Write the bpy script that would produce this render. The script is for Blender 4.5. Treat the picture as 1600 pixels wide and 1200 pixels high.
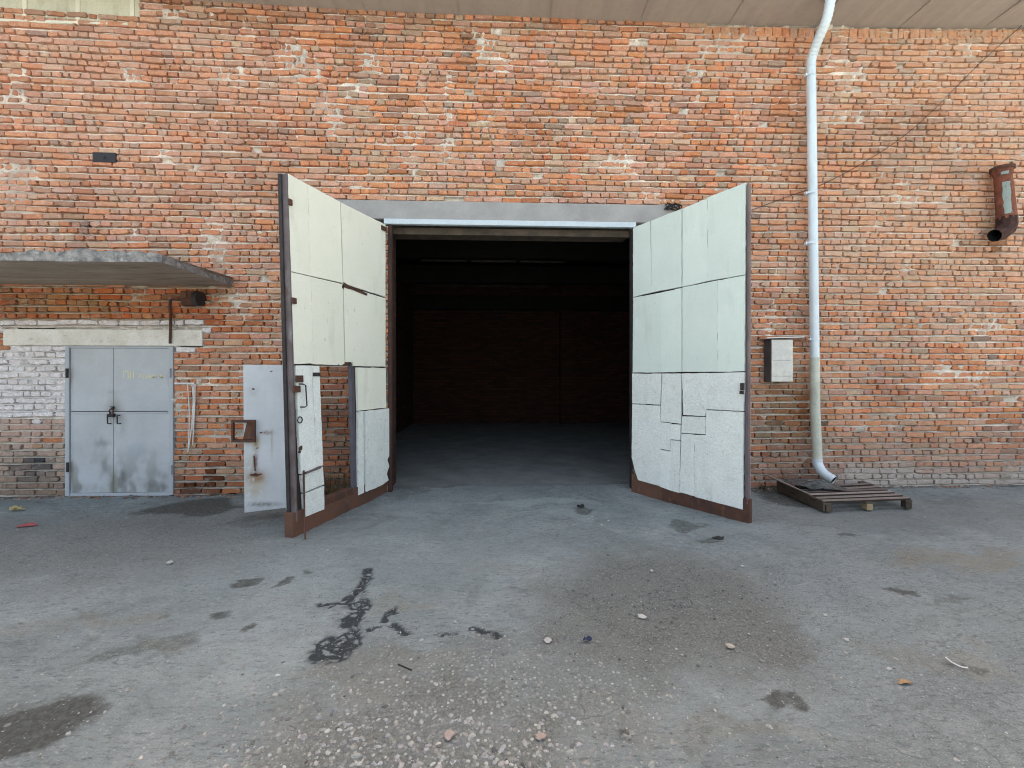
import bpy, math, random
import numpy as np
from mathutils import Vector
random.seed(7); RS = np.random.RandomState(7)
for o in list(bpy.data.objects): bpy.data.objects.remove(o)
SC = bpy.context.scene; COL = SC.collection
# ------------------------------------------------------------------ camera, sky, sun, exposure
F = 690.0; D = 5.44; CH = 1.467; TH = math.radians(2.57); HOR = 580.0
cam = bpy.data.cameras.new('camera'); camo = bpy.data.objects.new('camera', cam); COL.objects.link(camo)
camo.location = (0, -D, CH); camo.rotation_euler = (math.pi/2, 0, -TH)
cam.sensor_width = 36; cam.lens = 36*F/1600; cam.shift_y = -(600-HOR)/1600
cam.clip_start = 0.05; cam.clip_end = 2000
SC.camera = camo
SUN_EL, SUN_ROT = 50, 8
w = bpy.data.worlds.new('World'); SC.world = w; w.use_nodes = True
nt = w.node_tree; bg = nt.nodes['Background']
sky = nt.nodes.new('ShaderNodeTexSky'); sky.sky_type = 'NISHITA'; sky.sun_disc = False
sky.sun_elevation = math.radians(SUN_EL); sky.sun_rotation = math.radians(SUN_ROT)
sky.dust_density = 6; sky.air_density = 1.0; sky.ozone_density = 0.6
hz = nt.nodes.new('ShaderNodeMix'); hz.data_type = 'RGBA'; hz.blend_type = 'MULTIPLY'; hz.inputs[0].default_value = 1; hz.inputs[7].default_value = (1.16, 1.0, .80, 1)   # warm multiply on the sky colour, serving as white balance
nt.links.new(sky.outputs[0], hz.inputs[6]); nt.links.new(hz.outputs[2], bg.inputs[0]); bg.inputs[1].default_value = 0.15
sl = bpy.data.lights.new('sun', 'SUN'); sl.energy = 3.2; sl.angle = math.radians(0.5); sl.color = (1, .94, .85)
so = bpy.data.objects.new('sun', sl); COL.objects.link(so); so.location = (0, 20, 30)
_e, _r = math.radians(SUN_EL), math.radians(SUN_ROT)
sd = Vector((math.sin(_r)*math.cos(_e), math.cos(_r)*math.cos(_e), math.sin(_e)))
so.rotation_euler = sd.to_track_quat('Z', 'Y').to_euler()
vs = SC.view_settings; vs.view_transform = 'Standard'; vs.look = 'None'; vs.gamma = 1; vs.exposure = 2.2
SC.cycles.use_denoising = True; SC.cycles.denoising_input_passes = 'RGB_ALBEDO_NORMAL'; SC.cycles.denoising_prefilter = 'ACCURATE'; SC.cycles.max_bounces = 8; SC.cycles.pixel_filter_type = 'BLACKMAN_HARRIS'; SC.cycles.filter_width = 1.05
# ------------------------------------------------------------------ measuring the place
ct, st = math.cos(TH), math.sin(TH)
def ray(px, py):
    a, b = (px-800)/F, -(py-HOR)/F
    return Vector((a*ct+st, -a*st+ct, b))
O = Vector((0, -D, CH))
def W(px, py, Y=0.0):
    r = ray(px, py); return O + r*((Y+D)/r.y)
def G(px, py, z=0.0):
    r = ray(px, py); return O + r*((z-CH)/r.z)
def At(px, py, d): return O + ray(px, py)*d
def proj(X, Y, Z):
    x, y = X, Y+D
    a = x*ct - y*st; d = x*st + y*ct
    return 800+F*a/d, HOR-F*(Z-CH)/d
LAT = RS.rand(8, 256, 256)
def vn(x, y, s=0):
    x = np.asarray(x, float)+1000.3; y = np.asarray(y, float)+1000.7
    xi = np.floor(x).astype(int); yi = np.floor(y).astype(int); fx = x-xi; fy = y-yi
    fx = fx*fx*(3-2*fx); fy = fy*fy*(3-2*fy); L = LAT[s % 8]
    g = lambda i, j: L[(yi+j) & 255, (xi+i) & 255]
    return (g(0,0)*(1-fx)+g(1,0)*fx)*(1-fy)+(g(0,1)*(1-fx)+g(1,1)*fx)*fy
def fbm(x, y, s=0, o=4):
    t = 0; a = .5; n = 0
    for k in range(o):
        t = t+a*vn(np.asarray(x)*2**k+k*17.1, np.asarray(y)*2**k-k*9.7, s+k); n += a; a *= .5
    return t/n
def warp(X, Z):   # the courses sag a little towards the middle high up on the wall
    X = np.asarray(X)-.25; Z = np.asarray(Z)
    return (.0030*X*X-.004*X)*np.clip((Z-2.9)/2.9, 0, 1.2)
# ------------------------------------------------------------------ materials
def mk(name, c1, c2=None, scale=4, rough=.85, metal=0, bump=.3, bscale=80, bdist=.003, layers=(), attr=None, stretch=(1,1,1), lo=.35, hi=.65, spec=.3, fine=.12, bump2=None, rnd=0):
    m = bpy.data.materials.new(name); m.use_nodes = True; t = m.node_tree; N = t.nodes.new; L = t.links.new
    b = t.nodes['Principled BSDF']; tc = N('ShaderNodeTexCoord')
    def noise(sc, st_=(1,1,1), det=8, r=.6):
        mp = N('ShaderNodeMapping'); mp.inputs['Scale'].default_value = st_; L(tc.outputs['Object'], mp.inputs[0])
        n = N('ShaderNodeTexNoise'); n.inputs['Scale'].default_value = sc; n.inputs['Detail'].default_value = det; n.inputs['Roughness'].default_value = r
        L(mp.outputs[0], n.inputs[0]); return n.outputs[0]
    def rampf(x, a, c):
        r = N('ShaderNodeMapRange'); r.inputs[1].default_value = a; r.inputs[2].default_value = c; L(x, r.inputs[0]); return r.outputs[0]
    def mix(f, a, c, mode='MIX'):
        x = N('ShaderNodeMix'); x.data_type = 'RGBA'; x.blend_type = mode
        if isinstance(f, float): x.inputs[0].default_value = f
        else: L(f, x.inputs[0])
        for s, v in ((6, a), (7, c)):
            if isinstance(v, tuple): x.inputs[s].default_value = (*v, 1)
            else: L(v, x.inputs[s])
        return x.outputs[2]
    if attr:
        an = N('ShaderNodeAttribute'); an.attribute_name = attr; cur = an.outputs['Color']
        if c2: cur = mix(rampf(noise(scale, stretch), lo, hi), cur, mix(1.0, cur, c2, 'MULTIPLY'))
    else:
        cur = mix(rampf(noise(scale, stretch), lo, hi), c1, c2 or c1)
    for (c, s_, l_, h_, st_, amt) in layers:
        f = rampf(noise(s_, st_), l_, h_)
        mm = N('ShaderNodeMath'); mm.operation = 'MULTIPLY'; L(f, mm.inputs[0]); mm.inputs[1].default_value = amt
        cur = mix(mm.outputs[0], cur, c)
    if fine:
        f = rampf(noise(bscale*1.3), .3, .7); g = N('ShaderNodeMapRange'); g.inputs[3].default_value = 1-fine; g.inputs[4].default_value = 1+fine; L(f, g.inputs[0])
        v = N('ShaderNodeVectorMath'); v.operation = 'SCALE'; L(cur, v.inputs[0]); L(g.outputs[0], v.inputs['Scale']); cur = v.outputs[0]
    if rnd:
        oi = N('ShaderNodeObjectInfo'); g = N('ShaderNodeMapRange'); g.inputs[3].default_value = 1-rnd; g.inputs[4].default_value = 1+rnd*.3; L(oi.outputs['Random'], g.inputs[0])
        v = N('ShaderNodeVectorMath'); v.operation = 'SCALE'; L(cur, v.inputs[0]); L(g.outputs[0], v.inputs['Scale']); cur = v.outputs[0]
    L(cur, b.inputs['Base Color'])
    rr = N('ShaderNodeMapRange'); rr.inputs[3].default_value = max(0, rough-.12); rr.inputs[4].default_value = min(1, rough+.12); L(noise(scale*3), rr.inputs[0]); L(rr.outputs[0], b.inputs['Roughness'])
    b.inputs['Metallic'].default_value = metal; b.inputs['Specular IOR Level'].default_value = spec
    bp = N('ShaderNodeBump'); bp.inputs['Strength'].default_value = bump; bp.inputs['Distance'].default_value = bdist; L(noise(bscale), bp.inputs['Height'])
    if bump2:
        b2 = N('ShaderNodeBump'); b2.inputs['Strength'].default_value = bump2[0]; b2.inputs['Distance'].default_value = bump2[2]
        L(noise(bump2[1]), b2.inputs['Height']); L(bp.outputs[0], b2.inputs['Normal']); bp = b2
    L(bp.outputs[0], b.inputs['Normal'])
    return m
I3 = (1,1,1)
M = {}
M['brick'] = mk('fired clay brick', None, (.84,.82,.81), scale=14, rough=.92, bump=1, bscale=75, bdist=.009, attr='Col', spec=.15, fine=.38,
    layers=[((.50,.44,.39), 9, .56, .72, (1,1,1.5), .5), ((.12,.08,.065), 26, .66, .76, I3, .5)], bump2=(.7, 25, .008))
M['mortar'] = mk('lime mortar', None, (.74,.73,.71), scale=9, rough=.95, bump=1, bscale=70, bdist=.006, attr='Col', spec=.1, fine=.22, layers=[((.12,.10,.09), 30, .62, .74, I3, .5)])
M['concrete'] = mk('grey concrete', (.38,.375,.37), (.31,.305,.30), 3, bump=.4, bscale=120, layers=[((.52,.49,.46), 6, .6, .75, (.5,1,3), .4), ((.16,.15,.14), 14, .68, .8, I3, .5)])
M['limewash'] = mk('lime washed concrete', (.78,.76,.72), (.64,.60,.55), 5, bump=.6, bscale=60, layers=[((.30,.24,.19), 8, .6, .75, (1,1,2), .6), ((.12,.10,.09), 20, .68, .8, I3, .6)])
M['slab'] = mk('weathered slab concrete', (.36,.31,.26), (.25,.21,.175), 2.2, bump=.6, bscale=45, bdist=.006, stretch=(.6,3,1), layers=[((.50,.45,.40), 5, .6, .75, (.4,3,1), .6), ((.10,.085,.07), 7, .55, .7, (.4,2.5,1), .7)])
M['slabedge'] = mk('crumbled slab edge', (.36,.345,.33), (.13,.13,.135), 16, bump=1, bscale=40, bdist=.01, layers=[((.5,.5,.5), 20, .6, .7, I3, .6)])
M['foam'] = mk('warm lit white foam sheet', (.88,.88,.77), (.83,.85,.72), 2.2, rough=.9, bump=.8, bscale=110, bdist=.005, layers=[((.62,.62,.55), 1.6, .55, .8, (1,1,.35), .35), ((.35,.31,.25), 30, .65, .73, (1,1,.4), .65), ((.66,.64,.54), 5, .56, .70, (1,1,.22), .45)], fine=.07, rnd=.05)  # warm light on the left leaf painted into the base colour
M['foamb'] = mk('cool lit white foam sheet', (.76,.85,.79), (.71,.80,.74), 2.2, rough=.9, bump=.8, bscale=110, bdist=.005, layers=[((.56,.62,.58), 1.6, .55, .8, (1,1,.35), .35), ((.35,.31,.25), 30, .67, .75, (1,1,.4), .6), ((.58,.64,.60), 5, .56, .70, (1,1,.22), .45)], fine=.07, rnd=.06)  # cooler light on the right leaf painted into the base colour
M['foamw'] = mk('scuffed white foam sheet', (.86,.89,.86), (.79,.83,.80), 5, rough=.9, bump=1, bscale=48, bdist=.011, layers=[((.60,.60,.55), 9, .55, .75, I3, .5), ((.30,.25,.20), 26, .64, .72, I3, .7), ((.42,.34,.24), 11, .66, .74, (1,1,.5), .6), ((.45,.38,.28), 5, .64, .76, (1,1,.6), .6), ((.50,.47,.40), 9, .58, .72, (1,1,.18), .35)], fine=.10, rnd=.08)
M['doorleaf'] = mk('stained blue grey steel', None, (.88,.88,.88), 2.5, rough=.5, bump=.12, bscale=18, bdist=.004, spec=.4, fine=.03, attr='Col', layers=[((.12,.13,.13), 24, .70, .77, I3, .6)])
M['rust'] = mk('rusty steel', (.115,.052,.034), (.065,.038,.032), 9, rough=.85, bump=.5, bscale=70, layers=[((.20,.10,.055), 16, .58, .72, (1,1,.4), .6), ((.03,.022,.02), 7, .6, .75, I3, .5)])
M['rustdk'] = mk('dark rusty steel', (.075,.038,.03), (.045,.028,.024), 9, rough=.85, bump=.5, bscale=70)
M['skirt'] = mk('rust brown painted boards', (.155,.075,.05), (.105,.058,.043), 4, rough=.85, bump=.4, bscale=60, layers=[((.22,.15,.11), 14, .6, .72, (1,1,.3), .5), ((.06,.04,.03), 8, .58, .75, (1,1,.5), .6)])
M['frame'] = mk('worn primer steel', (.17,.145,.15), (.11,.085,.085), 5, rough=.6, metal=.2, bump=.3, bscale=60, layers=[((.33,.33,.35), 6, .58, .7, (1,1,.3), .6), ((.09,.04,.025), 9, .58, .72, (1,1,.5), .7)])
M['dark'] = mk('dark steel', (.05,.042,.042), (.028,.024,.026), 8, rough=.7, bump=.3)
M['backing'] = mk('dark backing sheet', (.045,.033,.028), (.03,.022,.02), 8, rough=.9)
M['doorgrey'] = mk('blue grey painted steel', (.44,.47,.52), (.38,.41,.46), 2.5, rough=.5, bump=.12, bscale=18, bdist=.004, spec=.4, fine=.03,
    layers=[((.40,.41,.42), 5, .55, .75, (1,1,.4), .35), ((.12,.13,.13), 24, .69, .76, I3, .7), ((.14,.15,.14), 6, .66, .78, (1,1,.45), .45)])
M['sheetgrey'] = mk('pale grey painted sheet', (.56,.60,.66), (.50,.54,.60), 2.5, rough=.5, bump=.12, bscale=18, bdist=.004, spec=.4, fine=.03,
    layers=[((.28,.16,.08), 15, .70, .77, (1,1,.6), .8), ((.50,.50,.50), 4, .6, .8, (1,1,.4), .3)])
M['zinc'] = mk('galvanised pipe', (.72,.81,.88), (.64,.74,.80), 3, rough=.42, metal=.15, bump=.35, bscale=7, bdist=.012, spec=.5, fine=.03, layers=[((.40,.42,.40), 4, .52, .72, (1,1,.25), .45), ((.22,.17,.12), 18, .66, .74, (1,1,.3), .6)])
M['zincold'] = mk('weathered galvanised pipe', (.64,.66,.58), (.52,.54,.46), 5, rough=.6, metal=.1, bump=.2, bscale=50, layers=[((.28,.27,.20), 7, .5, .7, (1,1,.3), .6)])
M['alu'] = mk('brushed silver cabinet', (.66,.66,.63), (.55,.55,.53), 9, rough=.42, metal=.25, bump=.15, bscale=60, layers=[((.36,.37,.36), 14, .58, .72, (1,1,.5), .5)])
M['cabside'] = mk('dark cabinet side', (.11,.11,.115), (.07,.07,.075), 6, rough=.6)
M['wood'] = mk('weathered pallet wood', (.34,.29,.26), (.20,.165,.145), 6, rough=.9, bump=.6, bscale=40, stretch=(1,9,9), rnd=.45, layers=[((.36,.21,.13), 5, .55, .7, (1,4,4), .5), ((.04,.035,.03), 9, .6, .75, (1,6,6), .5)])
M['wooddk'] = mk('dark brown wood', (.11,.085,.065), (.055,.045,.035), 6, rough=.9, bump=.6, bscale=40)  # darker wood tone for the lower pallet parts and gateway beam
M['sawn'] = mk('gap shade on board edge', (.05,.04,.032), (.03,.025,.02), 9, rough=.95)  # shade of the gaps between deck boards, painted on their edges
M['woodlt'] = mk('pale wood block', (.36,.27,.17), (.26,.19,.12), 6, rough=.9, bump=.6, bscale=40)
M['soffit'] = mk('brown grey eave sheeting', (.42,.365,.32), (.37,.32,.285), 2, rough=.7, bump=.15, bscale=12, fine=.05, stretch=(4,.4,1))
M['render_green'] = mk('pale green grey render', (.58,.57,.45), (.50,.50,.40), 2.2, rough=.8, bump=.3, bscale=40, layers=[((.24,.22,.17), 5, .55, .75, (1,1,.4), .5)])
M['render_lt'] = mk('pale seam mortar', (.74,.72,.60), (.64,.62,.52), 4, rough=.85)
M['roof'] = mk('roofing felt', (.08,.08,.08), (.06,.06,.06), 3)
M['whitep'] = mk('white paint', (.75,.75,.75), (.62,.60,.58), 8, rough=.7, layers=[((.3,.22,.16), 18, .66, .76, I3, .6)])
M['framewhite'] = mk('pale blue frame paint', (.60,.68,.74), (.54,.62,.68), 8, rough=.6, layers=[((.2,.18,.16), 20, .68, .78, I3, .6)])
M['black'] = mk('black rubber', (.02,.02,.022), rough=.6)
M['yellow'] = mk('faded yellow paint', (.72,.66,.38), (.62,.60,.44), 60, rough=.7, bump=0, fine=.05)
M['innerbrick'] = None
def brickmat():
    m = mk('dark interior brick', (.10,.036,.020), (.055,.024,.017), 3, rough=.95, bump=.5, bscale=40)  # brick colours kept very low so the hall renders near black
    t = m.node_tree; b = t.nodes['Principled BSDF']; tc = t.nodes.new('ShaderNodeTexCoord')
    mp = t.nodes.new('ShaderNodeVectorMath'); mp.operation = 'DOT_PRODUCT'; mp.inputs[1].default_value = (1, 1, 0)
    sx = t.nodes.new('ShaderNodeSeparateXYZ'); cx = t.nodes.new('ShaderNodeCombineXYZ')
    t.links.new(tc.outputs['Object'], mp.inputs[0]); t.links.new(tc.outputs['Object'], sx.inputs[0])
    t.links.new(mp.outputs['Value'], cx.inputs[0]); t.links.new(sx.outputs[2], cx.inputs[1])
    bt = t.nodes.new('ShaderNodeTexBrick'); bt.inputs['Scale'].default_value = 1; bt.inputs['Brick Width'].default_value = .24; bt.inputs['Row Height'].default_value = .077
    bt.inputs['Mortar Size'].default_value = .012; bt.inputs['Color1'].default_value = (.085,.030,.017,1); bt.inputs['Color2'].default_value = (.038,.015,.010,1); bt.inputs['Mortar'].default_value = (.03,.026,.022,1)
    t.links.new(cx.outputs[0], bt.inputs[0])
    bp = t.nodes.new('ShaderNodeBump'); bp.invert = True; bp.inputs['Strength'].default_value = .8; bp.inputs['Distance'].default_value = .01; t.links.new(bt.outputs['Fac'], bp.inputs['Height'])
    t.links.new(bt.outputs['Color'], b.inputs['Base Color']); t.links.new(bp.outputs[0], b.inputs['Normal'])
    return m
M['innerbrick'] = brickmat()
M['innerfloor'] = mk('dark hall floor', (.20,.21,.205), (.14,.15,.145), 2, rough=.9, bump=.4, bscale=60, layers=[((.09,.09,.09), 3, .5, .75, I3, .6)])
M['striplamp'] = mk('dark lamp housing', (.045,.043,.038), (.03,.029,.026), 6)  # pale housings darkened in colour so they stay faint in the hall
M['innerceil'] = mk('dark hall ceiling', (.010,.009,.008), (.006,.006,.005), 2)  # near-black base colour paints in the darkness of the hall
# ------------------------------------------------------------------ mesh helpers
class MB:
    def __init__(s): s.v = []; s.f = []
    def add(s, vs_, fs):
        n = len(s.v); s.v += [tuple(p) for p in vs_]; s.f += [tuple(i+n for i in f) for f in fs]; return s
    def hexa(s, p):   # p: 8 points, bottom 4 then top 4
        return s.add(p, [(3,2,1,0),(4,5,6,7),(0,1,5,4),(1,2,6,5),(2,3,7,6),(3,0,4,7)])
    def box(s, x0, x1, y0, y1, z0, z1):
        return s.hexa([(x0,y0,z0),(x1,y0,z0),(x1,y1,z0),(x0,y1,z0),(x0,y0,z1),(x1,y0,z1),(x1,y1,z1),(x0,y1,z1)])
    def prism(s, pts, off):   # pts polygon (3D), off vector
        n = len(pts); a = [Vector(p) for p in pts]; b = [p+Vector(off) for p in a]
        s.add(a+b, [tuple(range(n-1,-1,-1)), tuple(range(n,2*n))]+[(i,(i+1)%n,n+(i+1)%n,n+i) for i in range(n)]); return s
    def tube(s, path, r, n=12, caps=True):
        P = [Vector(p) for p in path]; rings = []; up = None
        for i, p in enumerate(P):
            d = (P[min(i+1,len(P)-1)]-P[max(i-1,0)]).normalized()
            if up is None: up = Vector((0,0,1)) if abs(d.z) < .9 else Vector((1,0,0))
            a = (up-d*up.dot(d)).normalized(); up = a; b = d.cross(a)
            rr = r[i] if isinstance(r, (list, tuple)) else r
            rings.append([p+(a*math.cos(2*math.pi*k/n)+b*math.sin(2*math.pi*k/n))*rr for k in range(n)])
        vs_ = [q for g in rings for q in g]; fs = []
        for i in range(len(P)-1):
            for k in range(n): fs.append((i*n+k, i*n+(k+1)%n, (i+1)*n+(k+1)%n, (i+1)*n+k))
        if caps: fs += [tuple(range(n-1,-1,-1)), tuple(range((len(P)-1)*n, len(P)*n))]
        return s.add(vs_, fs)
def tag(o, label=None, cat=None, group=None, kind=None):
    if label: o['label'] = label
    if cat: o['category'] = cat
    if group: o['group'] = group
    if kind: o['kind'] = kind
    return o
def wloc(p):
    v = Vector((0,0,0))
    while p: v = v+Vector(p.location); p = p.parent
    return v
def obj(name, mb, mat, parent=None, bevel=0, smooth=False, loc=None, cols=None):
    base = wloc(parent); L0 = Vector(loc) if loc is not None else base
    me = bpy.data.meshes.new(name); V = np.array(mb.v, float).reshape(-1, 3)-np.array(L0)
    me.from_pydata(V.tolist(), [], mb.f); me.update()
    o = bpy.data.objects.new(name, me); COL.objects.link(o)
    if mat is not None: me.materials.append(M[mat] if isinstance(mat, str) else mat)
    if parent: o.parent = parent
    o.location = L0-base
    if smooth: me.polygons.foreach_set('use_smooth', [True]*len(me.polygons))
    if cols is not None:
        ca = me.color_attributes.new('Col', 'FLOAT_COLOR', 'POINT'); ca.data.foreach_set('color', np.asarray(cols, np.float32).ravel())
    if bevel:
        b = o.modifiers.new('bevel', 'BEVEL'); b.width = bevel; b.segments = 2; b.limit_method = 'ANGLE'
    return o
def empty(name, loc, label, cat, group=None):
    o = bpy.data.objects.new(name, None); COL.objects.link(o); o.location = loc; o.empty_display_size = .1
    return tag(o, label, cat, group)
# ------------------------------------------------------------------ the brick building
bld = empty('brick_building', (0, .3, 0), 'weathered red brick hall wall filling the picture, with a wide dark gateway', 'building')
gx0, gx1 = W(607, 600).x, W(988, 600).x; GZ = W(800, 352).z
LZ0, LZ1 = GZ, W(800, 316).z; lx0, lx1 = W(522, 330).x, W(1052, 330).x
dx0, dx1 = W(104, 650).x, W(272, 650).x; DZ = W(188, 541).z
sx0, sx1 = W(6, 527).x, W(317, 527).x; SZ0, SZ1 = DZ, W(188, 514).z
pz0, pz1 = W(110, 33).z, 6.3; px0, px1 = -7.6, W(217, 20).x
EZ = W(800, 27).z
XA, XB = -7.6, 8.0
def eave(x): return EZ+warp(x, EZ)-.000
holes = [(gx0, gx1, -1, LZ0), (lx0, lx1, LZ0-.01, LZ1), (dx0, dx1, -1, SZ0), (sx0, sx1, SZ0-.005, SZ1), (px0, px1, pz0, pz1)]
PAL = np.array([(.67,.27,.125),(.68,.32,.175),(.63,.33,.225),(.60,.37,.28),(.44,.26,.18),(.42,.31,.235),(.63,.45,.32),(.22,.17,.145),(.60,.225,.11),(.56,.37,.25)])
PW0 = np.array([.21,.25,.22,.10,.07,.025,.04,.008,.05,.07])
def ell(px, py, cx, cy, rx, ry): return np.exp(-(((px-cx)/rx)**2+((py-cy)/ry)**2)**1.5)
def tint(C, X, Z, mortar=False):
    C = np.array(C, float); px, py = proj(X, 0, Z)
    m_ = np.array((.58,.30,.19))
    if not mortar: C[:] = C*.84+m_*.16
    nz = fbm(X*2.1, Z*2.6, 1); n2 = fbm(X*6, Z*9, 3)
    def to(col, f): 
        f = np.clip(f, 0, 1)[:, None]; C[:] = C*(1-f)+np.array(col)*f
    def mul(k, f): C[:] = C*(1-np.clip(f, 0, 1)[:, None]*(1-np.array(k)))
    # broad hue drift: paler and sandier high right, pinker high left, deeper red low
    to((.66,.45,.31), np.clip((px-1150)/250, 0, 1)*np.clip((560-py)/150, 0, 1)*.42)
    to((.60,.36,.27), np.clip((560-px)/200, 0, 1)*np.clip((390-py)/60, 0, 1)*.36)
    to((.60,.40,.30), np.clip((nz-.52)*5, 0, 1)*.30)
    mul((.80,.78,.78), np.clip((.46-nz)*6, 0, 1))
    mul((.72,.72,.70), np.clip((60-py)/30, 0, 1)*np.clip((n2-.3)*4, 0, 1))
    if not mortar:
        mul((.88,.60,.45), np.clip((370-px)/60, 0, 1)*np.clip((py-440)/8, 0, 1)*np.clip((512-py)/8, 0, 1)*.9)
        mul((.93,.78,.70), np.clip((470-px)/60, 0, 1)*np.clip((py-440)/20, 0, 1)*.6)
    to((.30,.22,.10), ell(px, py, 110, 470, 100, 26)*np.clip((n2-.35)*6, 0, 1)*.55)
    # white paint beside and above the small door
    e = py+(n2-.5)*50; e2 = px+(n2-.5)*14
    f = ((px < 108) & (e > 541) & (e < 655)) | ((e2 < 333) & (py > 503) & (py < 519)) | ((px > 268) & (px < 291) & (py > 540) & (py < 551))
    to((.80,.78,.81), f*np.clip(.78+n2*.3, 0, .97))
    to((.55,.50,.47), ((px < 108) & (e >= 655) & (e < 690))*.55)
    to((.42,.40,.36), ((px < 108) & (e > 700))*.65)
    to((.06,.065,.075), (ell(px, py, 48, 735, 34, 22)+ell(px, py, 62, 722, 20, 7))*np.clip((n2-.15)*2.2, 0, .72))
    # damp, efflorescence and grime near the ground
    mul((.50,.50,.44), ell(px, py, 1232, 655, 55, 75)*1.2)
    mul((.40,.38,.36), ell(px, py, 1250, 745, 70, 18))
    to((.60,.58,.54), np.clip((px-1290)/40, 0, 1)*np.clip((py-722-(nz-.5)*40)/14, 0, 1)*.95)
    to((.36,.25,.21), np.clip((px-1180)/40, 0, 1)*np.clip((py-660)/50, 0, 1)*.45)
    mul((.55,.52,.50), np.clip((py-735)/22, 0, 1)*np.clip((500-px)/40, 0, 1)*.8)
    mul((.25,.24,.24), ell(px, py, 333, 742, 10, 26)+ell(px, py, 362, 735, 8, 14)+ell(px, py, 300, 760, 22, 10))
    mul((.74,.66,.60), ((px > 490) & (px < 620) & (py > 560))*.85)  # bricks behind the wicket opening, tinted darker and browner
    mul((.5,.4,.33), ell(px, py, 1556, 400, 6, 40))
    to((.50,.40,.25), np.clip((px-1100)/60, 0, 1)*np.clip((52-py)/6, 0, 1)*.5*n2*1.6)
    return np.clip(C, .01, .9)
wav = lambda x, k: .006*math.sin(x*1.3+k*.9)+.004*math.sin(x*3.7+k*2.3)+.0025*math.sin(x*9.1+k*4.1)
PITCH = .077; Z0 = -.154
def build_bricks():
    V, Fc, CB = [], [], []; cen = []; cnt = []
    def brick(xa, xb, za, zb, k, proud=None):
        L = xb-xa; H = zb-za
        if L < .028 or H < .02: return
        erode = random.random()
        r = random.uniform(.003, .010) if erode < .72 else random.uniform(.010, min(.024, H*.4))
        if random.random() < .03: r = min(.03, H*.45, L*.45)
        r = min(r, H*.45, L*.45)
        xc, zc = (xa+xb)/2, (za+zb)/2; hw, hh = L/2, H/2
        pts = []
        nl = 3 if L > .16 else 1
        for (cx, cz, a0) in ((hw-r, hh-r, 0), (-hw+r, hh-r, 90), (-hw+r, -hh+r, 180), (hw-r, -hh+r, 270)):
            for a in (0, 45, 90): t = math.radians(a0+a); pts.append((cx+r*math.cos(t), cz+r*math.sin(t)))
            n = nl if a0 in (0, 180) else 1; s_ = -1 if a0 in (0, 180) else 0
            if a0 in (0, 180):
                sg = -1 if a0 == 0 else 1
                for q in range(n): pts.append((cx+sg*(2*(hw-r))*(q+1)/(n+1)+0, (cz+r if a0 == 0 else cz-r)))
            else:
                sg = -1 if a0 == 90 else 1
                pts.append((cx-r if a0 == 90 else cx+r, cz+sg*(hh-r)))
        jit = .0028 if erode < .65 else .0055
        pts = [(x+random.gauss(0, jit), z+random.gauss(0, jit*.7)) for x, z in pts]
        rot = random.gauss(0, .008); ca, sa = math.cos(rot), math.sin(rot)
        y0 = proud if proud is not None else -random.uniform(.002, .015)
        if random.random() < .05: y0 += .012
        tx, tz = random.gauss(0, .012), random.gauss(0, .03)
        inset = random.uniform(.003, .006); base = len(V); n = len(pts)
        sx_ = max(.2, (hw-inset)/hw); sz_ = max(.2, (hh-inset)/hh)
        for ring, (fx, fz, dy) in enumerate(((1, 1, .056), (1, 1, .0045), (sx_, sz_, 0))):
            for (x, z) in pts:
                x2, z2 = x*fx, z*fz; xr, zr = x2*ca-z2*sa, x2*sa+z2*ca
                X = xc+xr; yy = (y0+dy+tx*xr+tz*zr+random.gauss(0, .0006)) if ring else .056
                V.append((X, yy, zc+zr+wav(X, k)+float(warp(X, zc))))
        V.append((xc, y0-.0005, zc+wav(xc, k)+float(warp(xc, zc))))
        for g in (0, 1):
            for i in range(n):
                j = (i+1) % n; Fc.append((base+g*n+i, base+g*n+j, base+(g+1)*n+j, base+(g+1)*n+i))
        for i in range(n): Fc.append((base+2*n+i, base+2*n+(i+1) % n, base+3*n))
        cen.append((xc, zc)); cnt.append(3*n+1)
    nr = int((6.25-Z0)/PITCH)
    for k in range(nr):
        zb = Z0+k*PITCH; zc = zb+PITCH/2
        stretch = (k % 2 == 0) and random.random() < .86
        x = XA-random.random()*.2
        while x < XB:
            s_ = stretch if random.random() < .9 else (not stretch)
            Lb = (.236 if s_ else .117)*random.uniform(.96, 1.04)
            if random.random() < .03: Lb *= random.uniform(.5, .8)
            gap = random.choice((.008, .012, .016, .022)) if not s_ else random.choice((.008, .012, .018))
            segs = [(x+gap/2, x+Lb-gap/2)]
            cpx, cpy = proj(x+Lb/2, 0, zc)
            top = zc > EZ-.16+float(warp(x, EZ))-.0 and cpx > 1100
            for (a, b, c, d) in holes:
                ww = float(warp(x, zc)) if a != px0 else 0
                if c < zc+ww*(a == px0) < d:
                    ns = []
                    for (p, q) in segs:
                        if q <= a or p >= b: ns.append((p, q))
                        else:
                            if p < a-.02: ns.append((p, a-.004))
                            if q > b+.02: ns.append((b+.004, q))
                    segs = ns
            miss = random.random() < .004
            for (p, q) in segs:
                if top or miss: continue
                if zc > EZ+.10: continue
                hz = random.uniform(.005, .0115)
                brick(p, q, zb+hz+.003, zb+PITCH-random.uniform(.004, .010)-.0055, k)
            x += Lb
    # bricks on edge under the eave, at the right
    x = W(1100, 30).x
    while x < XB:
        wd = random.uniform(.066, .082)
        big = proj(x, 0, EZ)[0] < 1340
        brick(x, x+(wd*1.5 if big else wd)-.008, EZ-.155, EZ-.03, 77, proud=-random.uniform(0, .012))
        x += wd*1.5 if big else wd
    cen_ = np.array(cen); nB = len(cen)
    base = PAL[RS.choice(len(PAL), nB, p=PW0/PW0.sum())]*RS.uniform(.84, 1.14, (nB, 1))*RS.uniform(.95, 1.05, (nB, 3))
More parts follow.
